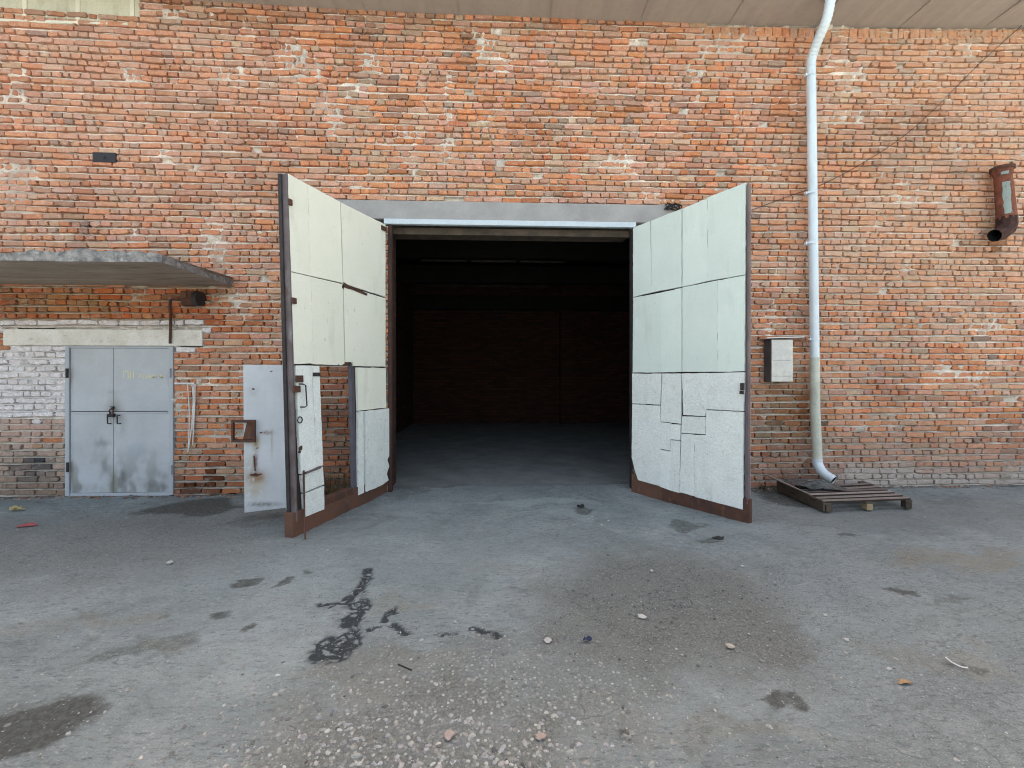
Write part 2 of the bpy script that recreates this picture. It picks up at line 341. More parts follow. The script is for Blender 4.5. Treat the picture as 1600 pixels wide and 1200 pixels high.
    base = tint(base, cen_[:, 0], cen_[:, 1])
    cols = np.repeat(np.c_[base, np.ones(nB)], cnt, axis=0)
    mb = MB(); mb.v = V; mb.f = Fc
    return mb, cols
mb, cols = build_bricks()
wall = obj('brick_wall', mb, 'brick', bld, cols=cols)
wall['label'] = 'irregular courses of orange, pink and brown bricks'
def build_mortar():
    xs = np.arange(XA-.1, XB+.1, .026); nx = len(xs); nr = int((6.25-Z0)/PITCH)+1
    rows = []   # (z array, y array)
    for k in range(nr):
        zb = Z0+k*PITCH; wv = np.array([wav(x, k) for x in xs]); wv0 = np.array([wav(x, k-1) for x in xs])
        n1 = vn(xs*18, np.full(nx, zb*31), 1); n2 = vn(xs*30, np.full(nx, zb*57), 2); n3 = fbm(xs*2.2, np.full(nx, zb*3.1), 4)
        patch = np.clip((n3-.66)*16, 0, 1)
        flush = np.clip((fbm(xs*1.1+7, np.full(nx, zb*1.6), 5)-.40)*5, 0, 1)
        lipy = -.009+.013*n1-.003*flush+.016*np.clip((vn(xs*4.1, np.full(nx, zb*43), 7)-.52)*6, 0, 1)
        for dz, y, wq in ((-.0165, .016-.020*patch*n2, wv0), (-.010, lipy+.001, (wv+wv0)/2), (-.002, lipy+.003+.004*n2, (wv+wv0)/2), (.0045, .046-.030*flush*n1-.040*patch, wv), (.038, .040-.034*(n2 > .70)*n1-.046*patch*n2, wv), (.064, .036-.034*(n2 > .70)-.040*patch, wv)):
            z = zb+dz+wq+(n2-.5)*.005
            rows.append((z+warp(xs, z), y, z))
    Zs = np.array([r[0] for r in rows]); Ys = np.array([r[1] for r in rows]); Z_ = np.array([r[2] for r in rows]); nz = len(rows)
    X2 = np.tile(xs, (nz, 1)); V = np.stack([X2, Ys, Zs], -1).reshape(-1, 3)
    ok = np.ones((nz-1, nx-1), bool); xc = (X2[1:, 1:]+X2[:-1, :-1])/2; zc = (Zs[1:, 1:]+Zs[:-1, :-1])/2
    for (a, b, c, d) in holes: ok &= ~((xc > a+.008) & (xc < b-.008) & (zc > c) & (zc < d))
    ok &= zc < EZ+.12
    ii, jj = np.nonzero(ok); a = ii*nx+jj
    Fs = np.stack([a, a+1, a+nx+1, a+nx], -1).tolist()
    n = fbm(V[:, 0]*1.3, V[:, 2]*1.7, 6)
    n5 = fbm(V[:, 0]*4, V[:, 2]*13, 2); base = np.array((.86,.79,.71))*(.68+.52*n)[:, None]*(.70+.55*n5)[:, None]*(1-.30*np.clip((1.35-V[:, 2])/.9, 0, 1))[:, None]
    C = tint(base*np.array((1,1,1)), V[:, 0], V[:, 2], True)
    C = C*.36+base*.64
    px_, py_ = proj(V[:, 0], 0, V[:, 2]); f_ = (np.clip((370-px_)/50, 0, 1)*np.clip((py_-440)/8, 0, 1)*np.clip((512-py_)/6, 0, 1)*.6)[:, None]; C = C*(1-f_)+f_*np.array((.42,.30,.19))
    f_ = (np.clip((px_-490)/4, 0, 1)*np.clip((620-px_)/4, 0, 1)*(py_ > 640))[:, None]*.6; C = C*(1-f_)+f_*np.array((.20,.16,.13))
    pxx, pyy = proj(V[:, 0], 0, V[:, 2]); f = ((pxx < 108) & (pyy > 541) & (pyy < 650))[:, None]; C = C*(1-f)+f*np.array((.74,.72,.73))
    mb = MB(); mb.v = V.tolist(); mb.f = Fs
    return mb, np.c_[C, np.ones(len(C))]
mb, cols = build_mortar()
obj('mortar', mb, 'mortar', bld, cols=cols, smooth=True)
# backing of the wall, hall inside, roof
mb = MB(); Y0, Y1 = .058, .42
mb.box(XA, px1, Y0+.03, Y1, -.2, -.001) if False else None
def seg(a, b, c, d): mb.box(a, b, Y0, Y1, c, d)
seg(XA-.2, sx0-.002, -.3, 6.4); seg(sx0, dx0, -.3, SZ0); seg(dx1, sx1, -.3, SZ0); seg(sx0, sx1, SZ1, 6.4); seg(sx1+.002, lx0, -.3, 6.4)
seg(lx0+.002, gx0, -.3, LZ0); seg(gx1+.14, lx1-.002, -.3, LZ0); seg(lx0+.002, lx1-.002, LZ1, 6.4); seg(lx1, XB+.2, -.3, 6.4)
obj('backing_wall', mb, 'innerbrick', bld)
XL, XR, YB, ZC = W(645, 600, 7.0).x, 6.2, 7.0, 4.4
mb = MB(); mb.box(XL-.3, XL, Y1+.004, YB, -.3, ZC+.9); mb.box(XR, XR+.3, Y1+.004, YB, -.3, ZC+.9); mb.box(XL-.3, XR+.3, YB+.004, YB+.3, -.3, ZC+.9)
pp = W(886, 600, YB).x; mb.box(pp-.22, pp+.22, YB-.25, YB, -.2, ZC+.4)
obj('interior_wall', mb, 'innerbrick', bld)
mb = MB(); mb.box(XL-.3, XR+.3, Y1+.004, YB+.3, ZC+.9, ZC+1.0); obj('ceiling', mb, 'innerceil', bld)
for (dpt, py, h) in ((8.6, 405, .16), (10.6, 443, .16), (12.2, 484, .12)):
    z = CH+(HOR-py)/F*dpt; mb = MB(); mb.box(XL+.002, XR-.002, dpt-D-.1, dpt-D+.1, z, z+h+.25); obj('ceiling_beam', mb, 'innerceil', bld, bevel=.01)
for (dpt, py, xa_, xb_) in ((8.45, 407, 655, 885), (10.45, 446, 662, 862), (12.0, 486, 730, 842)):
    z = CH+(HOR-py)/F*dpt; q0, q1 = W(xa_, py, dpt-D), W(xb_, py, dpt-D); Lq = (q1.x-q0.x)/3
    for k in range(3):
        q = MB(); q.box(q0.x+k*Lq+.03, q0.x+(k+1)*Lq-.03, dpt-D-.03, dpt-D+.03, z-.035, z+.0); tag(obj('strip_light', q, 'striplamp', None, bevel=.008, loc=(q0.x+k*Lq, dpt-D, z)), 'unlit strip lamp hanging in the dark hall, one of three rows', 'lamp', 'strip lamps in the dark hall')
mb = MB(); mb.box(XA-.3, XB+.3, -.55, YB+.8, 6.45, 6.62)
obj('roof', mb, 'roof', bld)
# eave soffit follows the sagging line
mb = MB(); xs = np.linspace(XA-.2, XB+.2, 40); pv = []
for x in xs:
    z = float(eave(x)); pv += [(x, .03, z), (x, -.45, z+.02), (x, -.45, z+.30), (x, .03, z+.30)]
fs = []
for i in range(len(xs)-1):
    for k in range(4): fs.append((i*4+k, i*4+(k+1) % 4, (i+1)*4+(k+1) % 4, (i+1)*4+k))
fs += [(0,1,2,3), tuple(len(pv)-4+k for k in (3,2,1,0))]
mb.add(pv, fs); sof = obj('eave', mb, 'soffit', bld)
mb = MB()
for i in range(14):
    x = XA+.4+i*1.13; z = float(eave(x)); mb = MB(); mb.box(x, x+.010, -.44, .0, z-.0015, z+.026); obj('eave_seam', mb, 'soffit', sof)
# concrete lintel, steel head strip, jambs
mb = MB(); mb.box(lx0, lx1, -.010, Y1, LZ0+.055, LZ1-.004); obj('lintel', mb, 'concrete', bld, bevel=.006)
mb = MB(); mb.box(gx0-.05, gx1+.04, -.030, .03, LZ0-.012, LZ0+.051); obj('head_strip', mb, 'framewhite', bld, bevel=.004)
mb = MB(); mb.box(gx0+.002, gx1-.002, .09, .16, LZ0-.10, LZ0-.016); mb.box(gx0+.002, gx1-.002, .17, .40, LZ0-.075, LZ0-.02); obj('head_beam', mb, 'wooddk', bld, bevel=.004)
for (a, b, m_) in ((gx0-.004, gx0+.040, 'rustdk'), (gx1-.012, gx1+.003, 'dark')):
    mb = MB(); mb.box(a, b, -.012, .08, -.02, LZ0-.018); obj('gate_jamb', mb, m_, bld, bevel=.004)
mb = MB(); mb.box(sx0, sx1, -.014, Y1, SZ0+.004, SZ1-.004); obj('lintel', mb, 'limewash', bld, bevel=.012)
# pale block panel high on the left
pan = MB(); pan.box(px0, px1, .012, .05, pz0-.02, 6.3); po = obj('blocked_window', pan, 'render_green', bld)
po['label'] = 'pale green grey blocked window under the eave'
for px_ in (38, 121, 206):
    x = W(px_, 15).x; mb = MB(); mb.box(x-.028, x+.022, .003, .0125, pz0+.0, 6.2); obj('window_seam', mb, 'render_lt', po, bevel=.004)
mb = MB(); mb.box(px0, px1+.03, -.004, .03, pz0-.03, pz0+.006); obj('window_sill', mb, 'render_lt', po, bevel=.008)
# old concrete canopy
zc = W(150, 446).z
fd = (zc-CH)/((HOR-410)/F)
xr_f = At(252, 410, fd); xr_w = W(363, 441)
mb = MB(); n = 60; th = .074
ring = []
X0c = -7.4
edge = []
for i in range(n+1):
    t = i/n; x = X0c+(xr_f.x-X0c)*t
    edge.append((x, xr_f.y+.02*(vn(x*7, 0, 2)-.5), ))
for i in range(13):
    t = (i+1)/13; edge.append((xr_f.x+(xr_w.x-xr_f.x)*t+.015*(random.random()-.5), xr_f.y+(.02-xr_f.y)*t))
top = []; bot = []; 
for i, (x, y) in enumerate(edge):
    h = th*(.50+.85*float(fbm(x*4.3, y*3+3, 3)))+.016*float(vn(x*16, y*9, 1))
    if -4.3 < x < xr_f.x-.02 and y < xr_f.y+.05: h += .02
    bot.append((x, y+.012*random.random(), zc+.006*random.random())); top.append((x, y+.01*random.random(), zc+h))
ne = len(edge)
vs_ = bot+top+[(x, .02, zc) for x, y in edge]+[(x, .02, zc+.1) for x, y in edge]
fs = []; fe = []
for i in range(ne-1):
    fe.append((i, i+1, ne+i+1, ne+i)); fs.append((2*ne+i, 2*ne+i+1, i+1, i)); fs.append((ne+i, ne+i+1, 3*ne+i+1, 3*ne+i))
canopy = obj('canopy', MB().add(vs_, fs), 'slab', bld); canopy['label'] = 'crumbling concrete canopy slab over the grey double door'
obj('broken_edge', MB().add([(x, y-.003, z) for x, y, z in vs_], fe), 'slabedge', canopy)
# ------------------------------------------------------------------ ground
def ellg(X, Y, px, py, rx, ry, sharp=2.0, rot=0):
    """soft blob on the ground, given by its centre and half sizes as seen"""
    c = G(px, py); ax = abs((G(px+rx, py)-c).x); ay = abs((G(px, py-ry)-G(px, py+ry)).y)/2
    dx, dy = X-c.x, Y-c.y; cr, sr = math.cos(rot), math.sin(rot)
    u = (dx*cr+dy*sr)/ax; v = (-dx*sr+dy*cr)/ay
    return np.clip((1-np.sqrt(u*u+v*v))*sharp+.5, 0, 1)
def poly_line(X, Y, pts, wd):
    d = np.full(X.shape, 9.0)
    for (a, b) in zip(pts[:-1], pts[1:]):
        A, B = G(*a), G(*b); vx, vy = B.x-A.x, B.y-A.y; L2 = vx*vx+vy*vy
        t = np.clip(((X-A.x)*vx+(Y-A.y)*vy)/L2, 0, 1); d = np.minimum(d, np.hypot(X-A.x-t*vx, Y-A.y-t*vy))
    return np.clip((wd-d)/wd*2, 0, 1)
def gmasks(X, Y):
    w1 = (fbm(X*2.5, Y*2.5, 1)-.5); w2 = (fbm(X*2.5+9, Y*2.5+4, 2)-.5); w3 = fbm(X*11, Y*11, 3)-.5; w4 = fbm(X*11+5, Y*11, 4)-.5
    x = X+w1*.55+w3*.14; y = Y+w2*.55+w4*.14
    w5 = fbm(X*26, Y*26, 5)-.5; w6 = fbm(X*26+3, Y*26, 6)-.5; x5 = X+w1*.16+w3*.11+w5*.04; y5 = Y+w2*.16+w4*.11+w6*.04
    mx = lambda *a: np.maximum.reduce(a)
    dark = mx(ellg(x5, y5, 40, 1140, 95, 55, 4, .35)*.85, ellg(x, y, 205, 1020, 90, 14, 2, .3)*.45, ellg(x, y, 50, 1085, 90, 12, 2, .2)*.4,
        ellg(x5, y5, 1218, 1083, 28, 13, 6)*.75, ellg(x5, y5, 1402, 917, 26, 5, 6, -.5)*.7, ellg(x5, y5, 345, 965, 16, 6, 6)*.7, ellg(x5, y5, 388, 981, 14, 5, 6, .7)*.75,
        ellg(x5, y5, 250, 963, 14, 4, 5)*.4, ellg(x5, y5, 388, 904, 20, 5, 5, .4)*.75, ellg(x5, y5, 440, 903, 8, 9, 5)*.7, ellg(x5, y5, 475, 890, 9, 3, 5)*.6,
        ellg(x, y, 310, 789, 75, 14, 3)*.85, ellg(x, y, 400, 815, 60, 10, 2)*.35, ellg(x, y, 1085, 824, 38, 6, 4)*.6, ellg(x5, y5, 967, 1130, 8, 18, 5)*.75,
        ellg(x5, y5, 1110, 842, 22, 3, 4)*.6, ellg(x, y, 1230, 772, 55, 14, 3)*.75, ellg(x, y, 1530, 1045, 22, 8, 4)*.5, ellg(x5, y5, 1320, 830, 12, 3, 4)*.6, ellg(x, y, 1060, 1150, 50, 10, 2)*.3,
        ellg(x, y, 200, 1010, 30, 8, 3)*.3, ellg(x5, y5, 910, 796, 14, 6, 5)*.6, ellg(x, y, 630, 765, 40, 10, 3)*.4, ellg(x, y, 1480, 930, 40, 6, 3)*.35, np.clip((Y+.10+w3*.22)/.08, 0, 1)*.75*((X < gx0-.1) | (X > gx1+.1)))
    patch = mx(ellg(x, y, 1040, 925, 190, 80, 1.8, 0), ellg(x, y, 1180, 985, 100, 36, 2), ellg(x, y, 930, 965, 80, 34, 2)*.8, ellg(x, y, 120, 845, 330, 48, 1.3)*.6, ellg(x, y, 1450, 800, 260, 20, 1.3)*.35)*.9
    grav = mx(ellg(x, y, 640, 1180, 270, 150, 2.2), ellg(x, y, 860, 1040, 160, 60, 2)*.6, ellg(x, y, 600, 1045, 90, 30, 2)*.6)
    crack = mx(poly_line(x5, y5, [(572, 890), (562, 912), (548, 930), (556, 955), (548, 985), (525, 1012), (540, 1030)], .05), ellg(x5, y5, 530, 1008, 30, 20, 3),
        ellg(x5, y5, 556, 955, 17, 26, 3), poly_line(x5, y5, [(508, 938), (560, 936)], .035), poly_line(x5, y5, [(560, 985), (620, 975), (650, 985)], .03)*(w3 > -.02), ellg(x5, y5, 615, 958, 14, 16, 3)*(w4 > 0),
        poly_line(x5, y5, [(680, 985), (720, 992)], .03)*(w3 > 0), poly_line(x5, y5, [(745, 980), (775, 995)], .03), ellg(x5, y5, 705, 995, 26, 6, 3)*(w4 > 0))
    brown = mx(ellg(x, y, 1500, 870, 130, 16, 2)*.8, ellg(x, y, 600, 1045, 150, 18, 2)*.5, ellg(x, y, 500, 1130, 130, 60, 1.5)*.35, ellg(x, y, 60, 980, 80, 16, 2)*.35, ellg(x, y, 180, 968, 60, 10, 2)*.5,
        ellg(x, y, 640, 935, 90, 7, 3)*.55, ellg(x, y, 780, 885, 60, 10, 2)*.3, ellg(x, y, 230, 1020, 60, 12, 2)*.4, ellg(x, y, 1500, 1040, 90, 26, 2)*.45, ellg(x, y, 1100, 1130, 110, 30, 2)*.35, ellg(x, y, 930, 1090, 70, 40, 2)*.3, patch*.4)
    pale = mx(ellg(x, y, 820, 781, 90, 4, 2)*.6, ellg(x, y, 905, 798, 60, 10, 2)*.35, ellg(x, y, 1080, 1060, 200, 40, 1.5)*.25, ellg(x, y, 640, 790, 60, 12, 2)*.3, ellg(x, y, 560, 870, 300, 60, 1.2)*.3, ellg(x, y, 380, 1000, 260, 90, 1.0)*.3, ellg(x, y, 1120, 915, 130, 50, 1.5)*.0)
    rough = mx(ellg(x, y, 140, 850, 300, 50, 1.2)*.7, ellg(x, y, 1400, 950, 300, 150, 1.2)*.6, patch*.8)
    return dark, patch, grav, crack, brown, pale, rough
def ghz(X, Y):
    X = np.asarray(X, float); Y = np.asarray(Y, float)
    near = np.exp(-((np.abs(X)-1)/9)**4)
    return (-.012+.016*(fbm(X*1.3, Y*1.3, 5)-.5)*2+.006*(fbm(X*7, Y*7, 6)-.5)*2)*1.0*near
def grow(a, step, end, k=1.25):
    out = []; s_ = step
    while (a < end) if step > 0 else (a > end): s_ *= k; a += s_; out.append(a)
    return out
def build_ground():
    xs = list(np.arange(-6.0, 7.0, .021)); ys = list(np.arange(-4.25, .46, .0155))
    xs = grow(xs[0], -.021, -400)[::-1]+xs+grow(xs[-1], .021, 400); ys = grow(ys[0], -.0155, -400)[::-1]+ys+grow(ys[-1], .0155, 400)
    xs = np.array(xs); ys = np.array(ys); X, Y = np.meshgrid(xs, ys); nx, ny = len(xs), len(ys)
    d, p, g, c, b, pl, r = gmasks(X, Y)
    Z = ghz(X, Y)-.010*c*(vn(X*40, Y*40, 3))-.006*p+.004*(fbm(X*30, Y*30, 2)-.5)*(.6+r)
    Z = np.minimum(Z, .004); gate_ = np.clip((Y+.35)/.35, 0, 1)*((X > gx0-.3) & (X < gx1+.3)); Z = Z*(1-gate_)-.0015*gate_
    inside = Y > .40; Z[inside] = -.03
    V = np.stack([X, Y, Z], -1).reshape(-1, 3)
    i, j = np.meshgrid(np.arange(ny-1), np.arange(nx-1), indexing='ij'); a = (i*nx+j).ravel()
    Fs = np.stack([a, a+1, a+nx+1, a+nx], -1)
    me = bpy.data.meshes.new('ground'); me.from_pydata(V.tolist(), [], Fs.tolist()); me.update()
    me.polygons.foreach_set('use_smooth', [True]*len(me.polygons))
    one = np.ones(X.size)
    for nm, cs in (('MA', (d, p, g)), ('MB', (c, b, pl)), ('MC', (r, r, r))):
        ca = me.color_attributes.new(nm, 'FLOAT_COLOR', 'POINT'); ca.data.foreach_set('color', np.stack([*(q.ravel() for q in cs), one], -1).astype(np.float32).ravel())
    o = bpy.data.objects.new('ground', me); COL.objects.link(o); o['kind'] = 'structure'
    return o
def ground_mat():
    m = bpy.data.materials.new('dusty old asphalt'); m.use_nodes = True; t = m.node_tree; N = t.nodes.new; L = t.links.new; b = t.nodes['Principled BSDF']
    tc = N('ShaderNodeTexCoord')
    def noise(s_, det=8, r=.6, st_=I3, dist=0):
        mp = N('ShaderNodeMapping'); mp.inputs['Scale'].default_value = st_; L(tc.outputs['Object'], mp.inputs[0])
        n = N('ShaderNodeTexNoise'); n.inputs['Scale'].default_value = s_; n.inputs['Detail'].default_value = det; n.inputs['Roughness'].default_value = r; n.inputs['Distortion'].default_value = dist; L(mp.outputs[0], n.inputs[0]); return n.outputs[0]
    def rf(x, a, c, lo=0, hi=1):
        r = N('ShaderNodeMapRange'); 
        for k, v in zip((1, 2, 3, 4), (a, c, lo, hi)): r.inputs[k].default_value = v
        L(x, r.inputs[0]); return r.outputs[0]
    def mul(a, c):
        x = N('ShaderNodeMath'); x.operation = 'MULTIPLY'; x.use_clamp = True
        for s_, v in ((0, a), (1, c)):
            if isinstance(v, (int, float)): x.inputs[s_].default_value = v
            else: L(v, x.inputs[s_])
        return x.outputs[0]
    def mix(f, a, c):
        x = N('ShaderNodeMix'); x.data_type = 'RGBA'
        L(f, x.inputs[0])
        for s_, v in ((6, a), (7, c)):
            if isinstance(v, tuple): x.inputs[s_].default_value = (*v, 1)
            else: L(v, x.inputs[s_])
        return x.outputs[2]
    def attr(nm):
        a = N('ShaderNodeAttribute'); a.attribute_name = nm; s_ = N('ShaderNodeSeparateColor'); L(a.outputs['Color'], s_.inputs[0]); return s_.outputs
    A, B, C = attr('MA'), attr('MB'), attr('MC')
    fine = noise(140, 6, .7)
    cur = mix(rf(noise(.9, 6, .6, dist=.6), .35, .65), (.120,.134,.142), (.178,.192,.200))
    cur = mix(mul(rf(noise(5, 8, .65, (.6,1.6,1)), .52, .70), .55), cur, (.098,.104,.110))
    cur = mix(mul(rf(noise(11, 8, .7), .60, .74), .5), cur, (.070,.074,.078))
    cur = mix(mul(rf(noise(16, 7, .7), .56, .72), .5), cur, (.225,.238,.242))
    cur = mix(mul(rf(noise(34, 8, .78, (.55,1.7,1)), .52, .64), .85), cur, (.055,.060,.063))
    cur = mix(mul(rf(noise(8, 9, .78, (.6,1.5,1), .5), .55, .68), .6), cur, (.080,.085,.085))
    cur = mix(mul(rf(noise(55, 8, .78, (.7,1.3,1)), .56, .66), .75), cur, (.28,.29,.285))
    cur = mix(mul(rf(noise(2.3, 9, .7, I3, .8), .54, .68), .5), cur, (.075,.080,.082))
    cur = mix(mul(rf(noise(3.1, 9, .72, (.7,1.4,1), .6), .57, .70), .6), cur, (.225,.235,.235))
    cur = mix(mul(C[0], .55), cur, mix(rf(fine, .35, .65), (.065,.070,.075), (.19,.20,.205)))
    cur = mix(mul(B[2], .7), cur, (.235,.255,.265))
    cur = mix(mul(B[1], rf(noise(6, 7, .7), .3, .7, .25, 1)), cur, (.150,.132,.105))
    pc = mix(rf(noise(90, 6, .75), .38, .64), (.055,.056,.054), (.15,.147,.142))
    cur = mix(mul(A[1], .85), cur, pc)
    # exposed aggregate
    vo = N('ShaderNodeTexVoronoi'); vo.inputs['Scale'].default_value = 42; L(tc.outputs['Object'], vo.inputs[0])
    vs_ = N('ShaderNodeSeparateColor'); L(vo.outputs['Color'], vs_.inputs[0])
    stone = mul(rf(vs_.outputs[0], .55, .60), rf(vo.outputs['Distance'], .36, .26))
    gb = mix(rf(noise(60, 6, .7), .35, .65), (.070,.072,.070), (.150,.150,.146))
    gb = mix(stone, gb, mix(vs_.outputs[1], (.15,.15,.15), (.34,.335,.32)))
    cur = mix(mul(A[2], rf(noise(3.5, 6), .3, .6, .45, 1)), cur, gb)
    # cracks
    vc = N('ShaderNodeTexVoronoi'); vc.feature = 'DISTANCE_TO_EDGE'; vc.inputs['Scale'].default_value = 15
    dn = N('ShaderNodeVectorMath'); dn.operation = 'MULTIPLY_ADD'; nn = N('ShaderNodeTexNoise'); nn.inputs['Scale'].default_value = 9; L(tc.outputs['Object'], nn.inputs[0])
    L(nn.outputs['Color'], dn.inputs[0]); dn.inputs[1].default_value = (.12,.12,.12); L(tc.outputs['Object'], dn.inputs[2]); L(dn.outputs[0], vc.inputs[0])
    ck = rf(vc.outputs[0], .13, .05); 
    cur = mix(mul(mul(B[0], 1.3), mul(rf(vc.outputs[0], .30, .13), .95)), cur, (.024,.027,.031))
    cur = mix(mul(mul(B[0], 1.2), rf(noise(26, 8, .75), .50, .60)), cur, (.024,.027,.031))
    # fine crazing on the worn right side
    vz = N('ShaderNodeTexVoronoi'); vz.feature = 'DISTANCE_TO_EDGE'; vz.inputs['Scale'].default_value = 13; L(dn.outputs[0], vz.inputs[0])
    cur = mix(mul(mul(mul(rf(vz.outputs[0], .06, .01), C[0]), rf(noise(4, 5), .42, .58)), .8), cur, (.055,.06,.065))
    # hairline cracks
    vh = N('ShaderNodeTexVoronoi'); vh.feature = 'DISTANCE_TO_EDGE'; vh.inputs['Scale'].default_value = 1.1
    dh = N('ShaderNodeVectorMath'); dh.operation = 'MULTIPLY_ADD'; nh = N('ShaderNodeTexNoise'); nh.inputs['Scale'].default_value = 2.5; nh.inputs['Detail'].default_value = 8; L(tc.outputs['Object'], nh.inputs[0])
    L(nh.outputs['Color'], dh.inputs[0]); dh.inputs[1].default_value = (.7,.7,.7); L(tc.outputs['Object'], dh.inputs[2]); L(dh.outputs[0], vh.inputs[0])
    cur = mix(mul(mul(rf(vh.outputs[0], .009, .002), rf(noise(1.7, 4), .5, .62)), .5), cur, (.06,.06,.065))
    ed = N('ShaderNodeMath'); ed.operation = 'ADD'; L(A[0], ed.inputs[0]); L(rf(noise(16, 8, .75), .3, .7, -.26, .26), ed.inputs[1])
    cur = mix(mul(rf(ed.outputs[0], .08, .80), rf(noise(40, 7, .7), .3, .6, .62, .95)), cur, (.042,.041,.038))
    # grit specks
    vg = N('ShaderNodeTexVoronoi'); vg.inputs['Scale'].default_value = 75; L(tc.outputs['Object'], vg.inputs[0]); vgs = N('ShaderNodeSeparateColor'); L(vg.outputs['Color'], vgs.inputs[0])
    cur = mix(mul(mul(rf(vgs.outputs[0], .86, .88), rf(vg.outputs['Distance'], .34, .22)), .6), cur, mix(vgs.outputs[1], (.08,.08,.08), (.32,.32,.31)))
    f = rf(fine, .3, .7, .80, 1.20); v0 = N('ShaderNodeVectorMath'); v0.operation = 'MULTIPLY'; L(cur, v0.inputs[0]); v0.inputs[1].default_value = (1.64, 1.69, 1.61); cur = v0.outputs[0]; v = N('ShaderNodeVectorMath'); v.operation = 'SCALE'; L(cur, v.inputs[0]); L(f, v.inputs['Scale'])
    L(v.outputs[0], b.inputs['Base Color']); b.inputs['Roughness'].default_value = .9; b.inputs['Specular IOR Level'].default_value = .2
    bp = N('ShaderNodeBump'); bp.inputs['Strength'].default_value = 1; bp.inputs['Distance'].default_value = .008; L(noise(95, 8, .75), bp.inputs['Height'])
    b2 = N('ShaderNodeBump'); b2.inputs['Strength'].default_value = .8; b2.inputs['Distance'].default_value = .03; L(noise(22, 8, .65), b2.inputs['Height']); L(bp.outputs[0], b2.inputs['Normal'])
    L(b2.outputs[0], b.inputs['Normal'])
    return m
gr = build_ground(); gr.data.materials.append(ground_mat())
mb = MB(); xs = np.linspace(gx0+.0, gx1, 60); 
fl = MB(); fx = np.linspace(gx0-.2, gx1+.2, 90); fr_ = [(x, .10+.22*float(fbm(x*4, 3, 2)), .0015) for x in fx]
fl.add([(XL-.1, .43, .006), *[(x, .43, .006) for x in fx], (XR+.1, .43, .006), (XR+.1, YB+.1, .006), (XL-.1, YB+.1, .006)], [tuple(range(94))])
fl.add(fr_+[(x, .43, .006) for x in fx], [(i, i+1, 90+i+1, 90+i) for i in range(89)])
f = obj('floor', fl, 'innerfloor'); f['kind'] = 'structure'
# ------------------------------------------------------------------ gate leaves
class Leaf:
    def __init__(s, BH, BO, TH_, TO, side):
        s.BH, s.BO, s.TH, s.TO = BH, BO, TH_, TO
        d = (BO-BH).normalized(); n = d.cross(Vector((0,0,1))).normalized()
        if n.x*side < 0: n = -n
        s.n = n; s.Wd = (BO-BH).length; s.Ht = (TO-BO).length
    def P(s, u, v, w_=0): return (s.BH*(1-u)+s.BO*u)*(1-v)+(s.TH*(1-u)+s.TO*u)*v+s.n*w_
    def uv(s, px, py):
        r = ray(px, py); u = v = .5; t = 4.5
        for _ in range(12):
            p = s.P(u, v); e = O+r*t-p
            du = (s.BO-s.BH)*(1-v)+(s.TO-s.TH)*v; dv = (s.TH-s.BH)*(1-u)+(s.TO-s.BO)*u
            A = np.array([[r.x, -du.x, -dv.x], [r.y, -du.y, -dv.y], [r.z, -du.z, -dv.z]])
            q = np.linalg.solve(A, -np.array(e)); t += q[0]; u += q[1]; v += q[2]
        return u, v
    def boxm(s, mb, u0, u1, v0, v1, w0, w1):
        return mb.hexa([s.P(u0,v0,w0), s.P(u1,v0,w0), s.P(u1,v0,w1), s.P(u0,v0,w1), s.P(u0,v1,w0), s.P(u1,v1,w0), s.P(u1,v1,w1), s.P(u0,v1,w1)])
    def poly(s, mb, pts, w0, w1, rag=.0):
        uvs = [s.uv(*p) for p in pts]; out = []
        for a, b in zip(uvs, uvs[1:]+uvs[:1]):
            L_ = math.hypot((a[0]-b[0])*s.Wd, (a[1]-b[1])*s.Ht); n = max(1, int(L_/.05)) if rag else 1
            for k in range(n):
                t = k/n; j = rag if 0 < k else 0
                out.append((a[0]+(b[0]-a[0])*t+random.gauss(0, j)/s.Wd, a[1]+(b[1]-a[1])*t+random.gauss(0, j)/s.Ht))
        mb.prism([s.P(u, v, w0) for u, v in out], s.n*(w1-w0))
        return mb
def fix_normals(o):
    import bmesh
    bm = bmesh.new(); bm.from_mesh(o.data); bmesh.ops.recalc_face_normals(bm, faces=bm.faces); bm.to_mesh(o.data); bm.free(); return o
BH = G(611, 766); BO = G(464, 836); LL = Leaf(BH, BO, W(603, 349, -.04), At(449, 270, 3.98), 1)
def panel(Lf, root, pts, mat, w1=0, rag=.0012, bev=.004, lab=None):
    o = fix_normals(obj('insulation_panel', Lf.poly(MB(), pts, -.03, w1+random.uniform(-.004, .002), rag), mat, root, bevel=0))
    if lab: o['label'] = lab
    return o
def shrink(pts, d=.5):
    cx = sum(p[0] for p in pts)/len(pts); cy = sum(p[1] for p in pts)/len(pts)
    return [(p[0]+(d if p[0] < cx else -d), p[1]+(d*.8 if p[1] < cy else -d*.8)) for p in pts]
lg = empty('gate_leaf', LL.P(.5, 0, -.06), 'open gate leaf left of the gateway, white panels with a wicket doorway cut in', 'gate', 'gate leaves')
uh0, vh0 = LL.uv(502, 786); uh1, vh1 = LL.uv(555, 568)   # wicket opening
fr = MB(); T0, T1 = -.088, -.032
for (a, b, c, d) in ((-.0, .035, .0, 1), (uh0+.01, uh0+.05, .05, .49), (.04, .96, .97, .998), (.04, .96, .49, .515)): LL.boxm(fr, a, b, c, d, T0, T1)
obj('frame', fr, 'frame', lg, bevel=.004)
bo = MB(); LL.boxm(bo, .985, 1.0, .035, 1.0, T0+.005, -.004); obj('edge_channel', bo, 'frame', lg, bevel=.006)
bo = MB(); LL.boxm(bo, 1.0005, 1.012, .03, .999, T0-.004, T0+.03); obj('edge_angle', bo, 'dark', lg, bevel=.002)
sh = MB(); uA, uB = uh1, uh0   # sheet skin around the wicket hole
